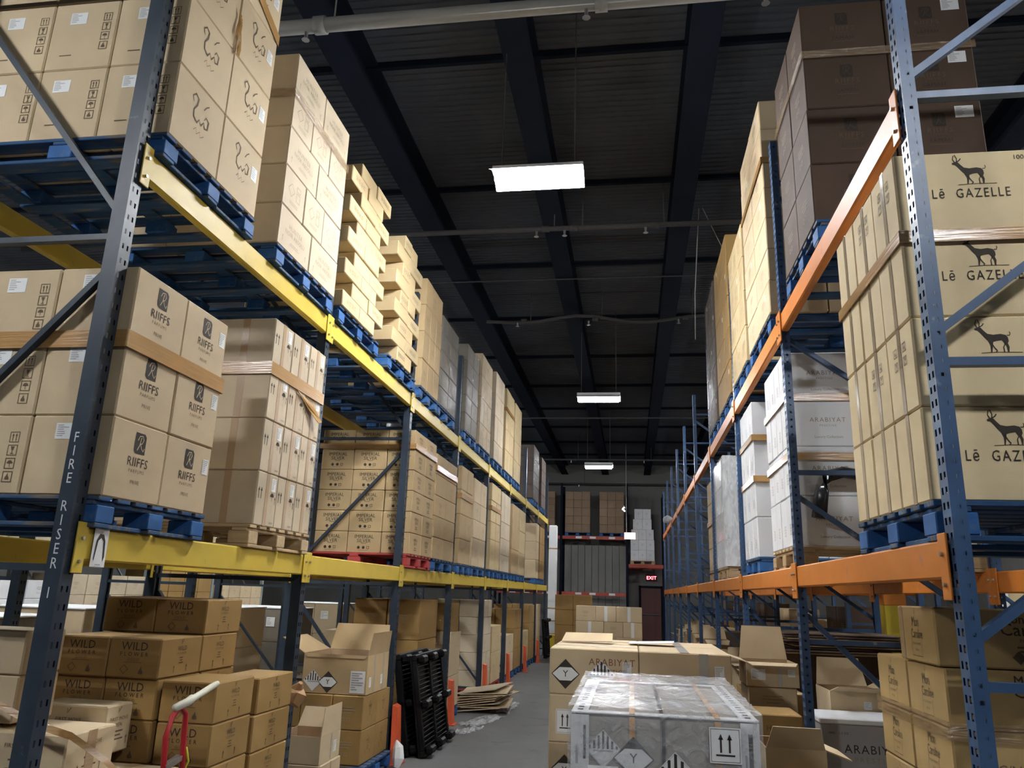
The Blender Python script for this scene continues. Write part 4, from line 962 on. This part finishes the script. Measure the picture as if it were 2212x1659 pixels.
# white wrapped column at the end of the yellow rack
wc = empty('column', (-2.28, 23.3, 0), 'white wrapped column at the end of the yellow rack', 'column')
obj('column_shaft', G().cbox(-.12, .12, -.12, .12, .55, 3.65, .02).mesh('column_shaft', WHITEP), wc)
obj('column_base', G().cbox(-.13, .13, -.13, .13, 0, .55, .015).mesh('column_base', YCOL), wc)
for z in (.9, 1.25, 2.95): obj('strap', G().cbox(-.126, .126, -.126, .126, z, z + .05, .015).mesh('strap', BAND), wc)

# film scraps on the floor
for i, (x, y, s) in enumerate(((-1.95, 10.9, .5), (-1.85, 12.2, .55), (-1.0, 14.0, .3), (-2.0, 10.1, .3))):
    g = G(); n = 9; vs = [(-s + 2*s*a/n + .06*random.random(), (b/n - .5)*s*.5 + .05*random.random(), random.random()*.035 + .002) for a in range(n + 1) for b in range(n + 1)]
    g.add(vs, [(a*(n + 1) + b, (a + 1)*(n + 1) + b, (a + 1)*(n + 1) + b + 1, a*(n + 1) + b + 1) for a in range(n) for b in range(n)])
    tag(obj('film_scrap', g.mesh('film_scrap', FILMT), None, (x, y, 0), (0, 0, random.random()*2)), f'crumpled clear film scrap on aisle floor, {ORD[i]} from the {"black pallets" if i != 3 else "orange guard"}', 'film scrap')
tag(obj('cardboard_scrap', G().cbox(-.1, .1, -.35, .35, 0, .012, .003).mesh('cardboard_scrap', TAN), None, (-2.1, 14.0, 0), (0, 0, -.2)), 'flat cardboard scrap lying on the aisle floor', 'cardboard')

# ================================================================ loads standing in the aisle
AX0, AX1, AY0, AY1 = -.55, .65, 5.50, 6.75
pallet(.05, 6.12, 0, WOOD, 'wooden pallet under tan hazard-marked cartons in the aisle', 1.2, 1.0, True)
for r in range(4):
    z0, z1 = .145 + .296*r, .145 + .296*(r + 1)
    for j, (a, b) in enumerate(((AX0, .05), (.05, AX1))):
        for q, (c, d) in enumerate(((AY0, 6.12), (6.12, AY1))):
            if q and r < 3: continue
            pr = [('lab', '-y', 'd', .22, .6)]
            if not q:
                pr += [('me', '-y', YD if r % 2 else AS, -.19, .44)] if j == 0 else [('tape', '-y', .06, None, .12, GTAPE)]
                if r == 3 and j == 0: pr += [('me', '-y', SD, .05, .44), ('arabiyat_russet', '-y', .12, .72)]
            if r == 3: pr += [('top', .06, 'y', GTAPE)] if j else [('top', .05, 'x', GTAPE)]
            C(a, b, c, d, z0, z1, TAN, f'tan hazard-marked carton in aisle, {ROWN(r, 4)}, {("yellow", "orange")[j]} side{", rear" if q else ""}', pr, group='hazard cartons in the aisle')
o = obj('lifted_flap', G().prism([(-.02, 0, 0), (.36, -.02, .01), (.36, .16, .06), (.0, .16, .055)], (0, 0, .005)).mesh('lifted_flap', TAN), None, (-.50, 6.10, 1.335)); tag(o, 'loose tan cardboard lid lying on the aisle cartons', 'cardboard')
tag(obj('paper_sheet', G().prism([(-.16, -.11, 0), (.17, -.12, .015), (.18, .11, .02), (-.15, .12, .002)], (0, 0, .003)).mesh('paper_sheet', PAPER), None, (.14, 6.2, 1.338), (0, 0, -.03)), 'white paper sheet lying on top of the aisle cartons', 'paper')

wl = empty('wrapped_load', (.13, 4.18, 0), 'clear film wrapped load with white corner boards in the aisle', 'pallet load')
wx, wy, wz = .385, .66, 1.20
GB = mat('wrapped_carton_grey', (0.32, 0.285, 0.25), rough=.6, var=.08)
for r in range(3):
    for j in range(2):
        for q in range(2):
            if q and r < 2: continue
            obj('carton', carton_mesh(wx - .02, wy - .02, .345, GB), wl, ((j - .5) * (wx - .005), (q - .5) * wy, .15 + .348*r))
cb = G().prism([(0, 0, 0), (.075, 0, 0), (.075, .006, 0), (.006, .006, 0), (.006, .075, 0), (0, .075, 0)], (0, 0, 1.04)).mesh('corner_board', WHITEP)
for x, y, rz in ((-wx, -wy, 0), (wx, -wy, PI/2), (wx, wy, PI), (-wx, wy, -PI/2)): 
    c = obj('corner_board', cb, wl, (x - .004*(1 if x > 0 else -1)*0, y, .15), (0, 0, rz))
    if y < 0:
        p = Pr([INK, LINES])
        for i in range(4): z = .12 + i*.25; p.rect(-.028 if x > 0 else .052, -.045 if x > 0 else .062, z, z + .13); p.rect(-.062 if x < 0 and False else (-.06 if x > 0 else .02), -.052 if x > 0 else .03, z - .02, z + .05, 1)
        obj('printed_marks', p.done('printed_marks'), c, (0, -.0015, 0) if x < 0 else (-.0015, 0, 0), (0, 0, 0) if x < 0 else (0, 0, -PI/2))
lx = G().prism([(-wx, -wy, 0), (-wx + .07, -wy, 0), (-wx + .07, wy, 0), (-wx, wy, 0)], (0, 0, .005)).mesh('top_board', WHITEP); obj('top_board', lx, wl, (0, 0, 1.196)); obj('top_board', lx, wl, (2*wx - .07, 0, 1.196))
ly = G().box(-wx + .07, wx - .07, -.035, .035, 0, .005).mesh('top_board', WHITEP); obj('top_board', ly, wl, (0, -wy + .035, 1.196)); obj('top_board', ly, wl, (0, wy - .035, 1.196))
p = Pr([INK])
for i in range(16): p.rect(-.012, .012, -.6 + i*.08, -.6 + i*.08 + .03)
pm_ = p.done('printed_marks')
for s in (-1, 1): obj('printed_marks', pm_, wl, (s * (wx - .035), 0, 1.2025), (PI/2, 0, 0)).rotation_euler = (-PI/2, 0, 0)
for u in (-.13, .22): obj('strap', G().box(-.012, .012, -.001, .001, 0, 1.04).mesh('strap', mat('amber_strap', (.62, .33, .12), .3)), wl, (u, -wy + .004, .15)); obj('strap', G().box(-.012, .012, -wy, wy, 0, .001).mesh('strap', MATS['amber_strap']), wl, (u, 0, 1.2022))
SD2, AS2 = stripe_diamond(.105), arrows_sign(.125, .135)
obj('hazard_sticker', SD2, wl, (.045, -wy - .018, .965)); obj('this_way_up_sticker', AS2, wl, (.245, -wy - .018, 1.105))
obj('hazard_sticker', y_diamond(.085), wl, (-.125, -wy + .003, 1.03)); obj('hazard_sticker', y_diamond(.1), wl, (-.035, -wy - .016, .86)); obj('hazard_sticker', stripe_diamond(.075), wl, (-.25, -wy + .003, 1.06))
obj('paper_label', label_mesh(.125, .15, 4), wl, (-.25, -wy - .018, .925)); obj('paper_label', label_mesh(.125, .12, 3), wl, (.19, -wy - .016, .895))
film(None, 1, .13 - wx, 2*wx, 4.18 - wy, 4.18 + wy, .145, 1.225, FILM, wl, .004)
g = G(); n = 22; vs = []
for i in range(n + 1):
    for j in range(n + 1):
        u, v = i/n*2 - 1, j/n*2 - 1; e = max(abs(u), abs(v))
        vs.append((u * (wx + .013), v * (wy + .013), 1.222 + .012*(random.random() - .3) + .03*(1 - e) * math.sin(3*u + 2*v)**2 + .02 * (v + 1) * .5))
g.add(vs, [(i*(n + 1) + j, (i + 1)*(n + 1) + j, (i + 1)*(n + 1) + j + 1, i*(n + 1) + j + 1) for i in range(n) for j in range(n)])
obj('top_film', g.mesh('top_film', film_mat('top_sheet_film', .42, scale=9, bump=.7), True), wl)
pallet(.13, 4.18, 0, WOOD, 'wooden pallet under the film wrapped load', .8, 1.2, False)

# stacks further down the aisle
for r in range(4):
    off = 0 if r % 2 else .0; cols = (-1.22, -.78, -.33, .24) if r % 2 else (-1.22, -.60, -.18, .24)
    for j in range(3):
        C(cols[j], cols[j+1], 17.9, 18.4, .145 + .325*r, .145 + .325*(r + 1), TAN, f'tan white-taped carton midway down aisle, {ROWN(r, 4)}, {ORD[j]} along', [('tape', '-y', .07, None, 0, WHITEP)] if (r + j) % 3 else [('plain_marks', '-y')], group='white-taped cartons down the aisle')
pallet(-.5, 18.2, 0, WOOD, 'wooden pallet under white-taped cartons down the aisle', 1.45, .8)
for r in range(4): 
    for j in range(2): C(-1.97 + .47*j, -1.50 + .47*j, 20.9, 21.6, .145 + .38*r, .525 + .38*r, KRAFT, f'kraft carton in the tall stack far down aisle, {ROWN(r, 4)}, {ORD[j]} along', [('plain_marks', '-y')], group='tall stack far down aisle')
pallet(-1.5, 21.25, 0, WOOD, 'wooden pallet under the tall stack far down aisle', 1.0, .8)
open_carton((.56, 17.6, 0), (.5, .5, .55), TAN, 'open tan carton on floor beyond the aisle cartons', {'-y': (120, .2), '-x': (60, .2), '+x': (70, .2)})

# ================================================================ floor level under the orange rack
CX = 1.25; CP = [('caroline', '-x'), ('caroline_wide', '-y', .08)]
n1 = 'kraft carton with flowing script'
def cc(y0, y1, z0, z1, lab, pr=CP, x=CX, w=.62, m=AMBER, rz=0): return C(x, x + w, y0, y1, z0, z1, m, lab, pr, rz=rz, group='script cartons under the orange rack')
cc(3.53, 3.98, 1.445, 1.68, n1 + ', topmost under the orange rack', CP + [('tape', '-x', .03, None, -.17)], x=1.23)
for r in range(6):
    z1 = 1.442 - .232*r
    if z1 - .23 < .27: break
    cc(3.53, 3.98, z1 - .23, z1, f'{n1}, front column, {ORD[r]} below the topmost', CP if r != 1 else [('caroline', '-x'), ('cno', '-y', -.08, .4)]); cc(3.99, 4.43, z1 - .23, z1, f'{n1}, second column, {ORD[r]} from its top')
    C(CX + .63, CX + 1.03, 3.53, 3.98, z1 - .23, z1, AMBER, f'{n1}, one in from front column, {ORD[r]} from its top', [('caroline_wide', '-y')], group='script cartons under the orange rack')
C(CX + .61, CX + 1.03, 3.53, 3.98, 1.445, 1.68, AMBER, n1 + ', topmost, one in from the aisle', [('caroline_wide', '-y')])
pallet(1.76, 3.98, 0, WOOD, 'lower wooden pallet under the flowing script cartons', 1.03, .9); pallet(1.76, 3.98, .1402, WOOD, 'upper wooden pallet under the flowing script cartons', 1.03, .9)
bandc = obj('stretch_band', band_mesh(0, 1.03, -.45, .45, .07, FILMC, faces='-y-x'), None, (CX, 3.98, 1.17)); tag(bandc, 'clear amber film band around the flowing script cartons', 'stretch wrap')
o = C(1.17, 1.72, 5.46, 5.86, .40, .95, GREYC, 'silver grey carton with white lid behind blue post', [('big_arabiyat', '-y', 0, .74)], name='carton')
obj('lid', G().cbox(-.281, .281, -.206, .206, 0, .033, .006).mesh('lid', WHITEC), o, (0, 0, .5485))
C(1.17, 1.72, 5.46, 5.86, 0, .398, TAN, 'tan carton beneath the silver grey carton')
C(.80, 1.07, 5.46, 5.85, .77, .985, KRAFT, 'kraft carton with dark lettering beside blue post, upper', [('hunter_men', '-y'), ('hunter_men', '-x')]); C(.80, 1.07, 5.46, 5.85, .55, .768, KRAFT, 'kraft carton beside blue post, middle', [('hunter_men', '-y'), ('hunter_men', '-x')]); C(.80, 1.07, 5.46, 5.85, 0, .548, KRAFT, 'tall kraft carton beside blue post, lowest', [('hunter_men', '-x')])
o = open_carton((.995, 6.25, 1.09), (.36, .40, .16), TAN, 'open tan carton with tall raised flap beside aisle cartons', {'+y': (8, .24), '-y': (100, .09), '-x': (75, .12)}); D = (.36, .4, .16)
put(o, D, '-y', LAB['a'], -.1, .5, 'paper_label'); tape(o, D, '-y', .025, .15, .05, GTAPE); put(o, D, '-y', LAB['c'], .13, .6, 'paper_label')
C(.82, 1.16, 6.06, 6.44, .88, 1.088, TAN, 'tan carton under the raised-flap carton, upper', [('plain_marks', '-y')]); C(.82, 1.16, 6.06, 6.44, 0, .878, BROWN_SHADED, 'brown tall carton under the raised-flap carton', [('plain_marks', '-y')])
open_carton((.83, 4.65, .58), (.30, .36, .37), TAN, 'open tan carton nearest the film wrapped load', {'+y': (150, .15), '-y': (25, .12), '+x': (110, .14)})
C(.68, .98, 4.47, 4.83, 0, .578, TAN, 'tan carton beneath the open carton near film load')
o = open_carton((1.52, 6.1, .93), (.36, .42, .17), TAN, 'open tan carton with dark raised flap behind blue post', {'+y': (22, .2), '-y': (70, .10), '+x': (60, .12)})
put(o, (.36, .42, .17), '-y', LAB['c'], .06, .5, 'paper_label')
C(1.33, 1.72, 5.9, 6.3, .0, .928, KRAFT, 'kraft carton beneath the dark-flap open carton', [('plain_marks', '-y')])
C(1.20, 1.32, 6.5, 6.9, .0, 1.0, GOLD, 'narrow golden carton stood in second orange bay', [('plain_marks', '-y')])
C(1.25, 2.1, 6.95, 7.6, .0, 1.28, BROWN_SHADED, 'large brown carton in second orange bay', [('caroline_wide', '-y')])
root = empty('cardboard_sheets', (1.62, 7.0, 1.285), 'flattened dark sheets piled high in second orange bay', 'cardboard')
for i in range(9):
    a = random.uniform(-.06, .06); obj('sheet', G().cbox(-.42, .48, -.34, .36, 0, .012, .002).mesh('sheet', BROWN_SHADED if i % 3 else TAN), root, (a, a*.7, .0 + .018*i), (.0, .0, a))
cl = empty('column', (2.46, 8.1, 0), 'yellow steel column with orange collar behind orange rack', 'column')
obj('column_shaft', G().cbox(-.1, .1, -.1, .1, 0, ZC - .45, .01).mesh('column_shaft', YCOL), cl); obj('column_collar', G().cbox(-.105, .105, -.105, .105, 1.67, 1.78, .01).mesh('column_collar', ORA), cl)

# clutter in the far bays of the orange rack
rnd = random.Random(5); k = 0
for b, (ya, yb) in enumerate(((8.05, 10.2), (10.6, 12.7), (13.1, 15.2), (15.6, 17.8), (18.2, 20.3), (20.7, 22.8))):
    for q in range(4):
        w = rnd.uniform(.35, .55); y = ya + (yb - ya) * (q % 2) * .5 + .05; x = 1.22 + (q // 2) * .55; hh = rnd.uniform(.35, .75) + (.35 if q > 1 else 0)
        lab = f'{("tan", "kraft", "golden", "brown")[q]} floor carton in {ORD[b+2]} orange bay, {("aisle side", "inner side")[q//2]}'
        C(x, x + .5, y, y + w + .3, 0, hh, (TAN, KRAFT, GOLD, BROWN_SHADED)[q], lab, [('plain_marks', '-y'), ('plain_marks', '-x')])
        if q < 2: open_carton((x + .24, y + .3, hh + .001), (.42, .46, .28), TAN, f'open carton with splayed flaps in {ORD[b+2]} orange bay, {("nearer", "further")[q]}', {'-y': (95 + 20*q, .16), '-x': (70, .2), '+y': (20, .18)})
# clear film clump at the end of the upper orange beam
tag(obj('film_clump', G().tube([(0, 0, 0), (-.06, .05, .02), (-.13, .1, -.02), (-.17, .15, -.06)], [.05, .09, .10, .04], 8).mesh('film_clump', FILMT, True), None, (1.04, 20.4, 3.63)), 'bunched clear film stuck on the far orange beam', 'plastic wrap')

# ================================================================ end wall racking, signs
YE = 31.0
for i, x in enumerate((-5.3, -2.72, -.14)):
    fr = empty('end_rack_frame', (x, YE, 0), f'dark upright post of the end rack, {ORD[i]} across', 'rack frame')
    for dy in (0, 1.1): obj('post', G().box(-.045, .045, dy - .04, dy + .04, 0, 6.0).mesh('post', NAVY), fr)
    for z in (.5, 2.2, 4.2, 5.6): obj('brace', G().bar((0, .04, z), (0, 1.06, z), .04, .04).mesh('brace', NAVY), fr)
bi = 0
for x0, x1 in ((-5.3, -2.72), (-2.72, -.14)):
    for z in (1.78, 3.92):
        bo = obj('rack_beam', G().cbox(x0 + .05, x1 - .05, -.03, .03, -.13, 0, .006).mesh('rack_beam', REDB), None, (0, YE - .02, z)); tag(bo, f'red end rack beam, {("lower", "upper")[z > 2]}, {("far", "near")[x0 > -4]} the middle', 'rack beam')
        for u in (.7, 1.25, 2.0): obj('paper_label', G().box(-.12, .12, -.001, .001, -.04, .04).mesh('paper_label', PAPER), bo, (x0 + u, -.032, -.06))
def endstack(x0, x1, z0, rows, m, label, cols, prn='plain_marks', wl_=True):
    L = empty('pallet_load', ((x0 + x1)/2, YE + .05, z0), label, 'pallet load', 'end rack loads')
    z = .14
    for r in range(rows):
        h = 1.62/rows; w = (x1 - x0)/cols
        for c in range(cols):
            D = (round(w - .005, 3), .5, round(h - .003, 3)); q = carton((x0 + w*(c + .5) - (x0 + x1)/2, .25, z), D, m, None, L)
            if (r + c) % 2 == 0: put(q, D, '-y', PRINT[prn], 0, .5)
        z += h
    pallet((x0 + x1)/2, YE + .5, z0, WOOD if m is WHITEC else PBLUE, 'pallet under ' + label.replace(' on the upper red beam', ''), round(x1 - x0, 2), 1.0)
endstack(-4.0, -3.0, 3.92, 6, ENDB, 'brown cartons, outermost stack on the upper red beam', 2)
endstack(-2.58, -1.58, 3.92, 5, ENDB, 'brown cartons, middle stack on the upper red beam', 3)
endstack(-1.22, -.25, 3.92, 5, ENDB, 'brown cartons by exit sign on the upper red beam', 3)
ob = obj('rack_beam', G().cbox(-.08, 1.25, -.03, .03, -.13, 0, .006).mesh('rack_beam', REDB), None, (0, YE - .02, 2.88)); tag(ob, 'red beam above the exit door carrying white cartons', 'rack beam')
ob2 = obj('rack_beam', G().cbox(-.08, 1.25, -.03, .03, -.13, 0, .006).mesh('rack_beam', REDB), None, (0, YE + 1.06, 2.88)); tag(ob2, 'rear red beam above the exit door', 'rack beam')
fr = empty('end_rack_frame', (1.28, YE, 0), 'dark upright post beside the exit door', 'rack frame')
for dy in (0, 1.1): obj('post', G().box(-.04, .04, dy - .04, dy + .04, 0, 5.6).mesh('post', NAVY), fr)
obj('brace', G().bar((0, .04, 4.2), (0, 1.06, 3.2), .04, .04).mesh('brace', NAVY), fr)
wrow = ((.0, .92, 3), (.0, .92, 3), (.03, .90, 3), (.1, .82, 2), (.16, .80, 2)); z = 3.02; k = 0
for r, (a, b, nc) in enumerate(wrow):
    for c in range(nc):
        w = (b - a)/nc; C(a + w*c, a + w*(c + 1), YE + .05, YE + .6, z, z + .40, WHITEC, f'white carton above the exit door, {ROWN(r, 5)}, {ORD[c]} across', [('white_marks', '-y')], group='white cartons above the exit door')
    z += .40
pallet(.46, YE + .5, 2.88, WOOD, 'wooden pallet under white cartons above exit door', .95, 1.0)
def exit_sign(x, y, z, s, label, hang=False):
    e = empty('exit_sign', (x, y, z), label, 'exit sign')
    obj('sign_box', G().cbox(-.17*s, .17*s, -.03, .03, -.1*s, .1*s, .006).mesh('sign_box', EXITP if hang else mat('sign_dark', (.05, .01, .01))), e)
    p = Pr([EXITR]); p.text('EXIT', 0, 0, .15*s, 1.05); obj('sign_lettering', p.done('sign_lettering'), e, (0, -.034, 0))
    if hang: obj('bracket', G().tube([(-.12, 0, .1*s), (-.12, 0, ZC - z)], .01, 6).mesh('bracket', PIPE), e)
exit_sign(-.02, 28.0, 3.74, 1.15, 'red lit exit sign hanging below the small end lamp', True)
exit_sign(.83, Y1 - .04, 2.42, 1.25, 'red exit sign on the wall over the maroon door')
# grey curtain panels between the end rack posts
cp = empty('wall_panel', (0, YE + .6, 0), 'grey corrugated panel closing the middle of end rack', 'panel')
for i in range(9): obj('panel_strip', G().cbox(-2.62 + .272*i, -2.62 + .272*(i + 1) - .012, -.02, .02, 0, 3.6, .006).mesh('panel_strip', mat('panel_grey', (.17, .165, .15), .6, .15, 2)), cp)

# ================================================================ neighbouring aisles glimpsed under the lower beams
def bgload(x, y, w, d, h, m, label, top=WHITEP, film_=True):
    L = empty('pallet_load', (x, y, 0), label, 'pallet load')
    for j in range(2):
        for r in range(2): obj('carton', carton_mesh(w/2 - .005, d - .01, round((h - .14)/2 - .003, 3), m), L, ((j - .5)*w/2, 0, .14 + r*(h - .14)/2))
    obj('top_sheet', G().cbox(-w/2 - .01, w/2 + .01, -d/2 - .01, d/2 + .01, h, h + .02, .006).mesh('top_sheet', top), L)
    obj('paper_label', label_mesh(.16, .16, 4), L, (w*.2, -d/2 - .008, h - .22))
    pm2 = pallet_meshes(1.2, 1.0, WOOD); b = obj('pallet_base', pm2['base'], L); b['kind'] = 'stuff'; b2 = obj('pallet_deck', pm2['deck'], L); b2['kind'] = 'stuff'
    return L
k = 0
for x, ys in ((-6.55, (7.2, 8.6, 10.1, 12.0, 14.0, 16.5)), (-8.3, (9.5, 11.2, 13.5, 16.5, 20.0))):
    for i, y in enumerate(ys):
        h = (1.28, 1.34, 1.2, 1.3, 1.26, 1.32)[i] - (.1 if x < -7 else 0)
        bgload(x, y, 1.15, 1.05, h, GREYT if i % 2 == 0 else TAN, f'white-topped load beyond the yellow rack, {ORD[i]} in {"nearer" if x > -7 else "further"} row')
# far rack behind them carrying cartons
fb = 0
for i, y in enumerate((7.5, 10.2, 12.9, 15.6, 18.3, 21.0)):
    upright(-10.2, y, -1, 3.6, GALV, (1.0, 2.2), ((1.1, 2.1),), f'galvanised frame beyond the yellow rack, {ORD[i]} along', 1.0, 0, 0)
    if i: beam(-10.2, -1, y - 2.7, y, 1.0, GALV, f'galvanised beam beyond the yellow rack, lower, {ORD[i-1]} bay', .1, .05, False); beam(-10.2, -1, y - 2.7, y, 2.1, GALV, f'galvanised beam beyond the yellow rack, upper, {ORD[i-1]} bay', .1, .05, False)
    if i:
        for z, zt in ((1.0, 'lower'), (2.1, 'upper')):
            L = empty('pallet_load', (-10.15, y - 1.35, z), f'cartons on {zt} galvanised beam, {ORD[i-1]} bay', 'pallet load')
            mm = (TAN, GOLD, WHITEC, PALE, KRAFT)[(i + (z > 1.5)) % 5]; hh = (.75, .9, .62)[i % 3]
            for c in range(4):
                for r in range(2):
                    q = carton((-.35, -.90 + .6*c, r*hh/2 + .002), (.7, .58, round(hh/2 - .004, 3)), mm, None, L); put(q, (.7, .58, hh/2), '+x', PRINT['plain_marks'], 0, .5)
# beyond the orange rack
for i, y in enumerate((5.2, 6.6, 8.4, 10.2, 12.4, 15.0)):
    bgload(4.9, y, 1.15, 1.05, (1.5, 1.35, 1.6, 1.3, 1.45, 1.4)[i], (TAN, GOLD, TAN, WHITEC, KRAFT, TAN)[i], f'pale-topped load beyond the orange rack, {ORD[i]} along', PALE)
for i, y in enumerate((6.0, 8.7, 11.4, 14.1, 16.8)):
    upright(6.9, y, 1, 3.4, BLUEP, (1.0, 2.2), ((1.1, 2.1),), f'blue frame of the row beyond the orange rack, {ORD[i]} along', 1.0, 0, 0)
    if i:
        beam(6.9, 1, y - 2.7, y, 1.2, ORA, f'orange beam of the row beyond, {ORD[i-1]} bay', .1, .05, False)
        L = empty('pallet_load', (6.9, y - 1.35, 1.2), f'cartons in the row beyond the orange rack, {ORD[i-1]} bay', 'pallet load')
        for c in range(4): q = carton((.4, -.90 + .6*c, .002), (.7, .58, .8), (PALE, TAN, GOLD, WHITEC)[(c + i) % 4], None, L); put(q, (.7, .58, .8), '-x', PRINT['plain_marks'], 0, .5)
rk = random.Random(9)
for i in range(7):
    ya, yb = YR[i + 2], YR[i + 3]
    for q in range(2):
        y0 = ya + .1 + q * 1.2; h = (1.42, 1.2, 1.5, 1.3, 1.1)[(i * 2 + q) % 5]; w = 1.08
        for lev, z0, hh in (('floor', 0, h), ('beam', 1.90, rk.choice((1.2, 1.35, 1.0)))):
            if lev == 'beam' and i < 1: continue
            nm = rk.choice((('brown', BROWN_SHADED), ('dusky', ENDB), ('kraft', KRAFT), ('tan', TAN)))
            L = empty('pallet_load', (XK + .02, y0 + w/2, z0), f'{nm[0]} cartons behind the orange rack, {lev} level, {ORD[i]} bay, {("first", "second")[q]}', 'pallet load', 'loads backing the orange rack')
            for r in range(3):
                for c in range(2):
                    D = (.5, w/2 - .006, round(hh/3 - .004, 3)); qq = carton((.27, (c - .5) * w/2, .145 + r*hh/3), D, nm[1], None, L)
                    put(qq, D, '-x', PRINT['plain_marks'], 0, .5)
            pm2 = pallet_meshes(1.0, 1.0, WOOD); b1 = obj('pallet_base', pm2['base'], L, (.5, 0, 0)); b1['kind'] = 'stuff'; b2 = obj('pallet_deck', pm2['deck'], L, (.5, 0, 0)); b2['kind'] = 'stuff'
bpy.context.view_layer.update()
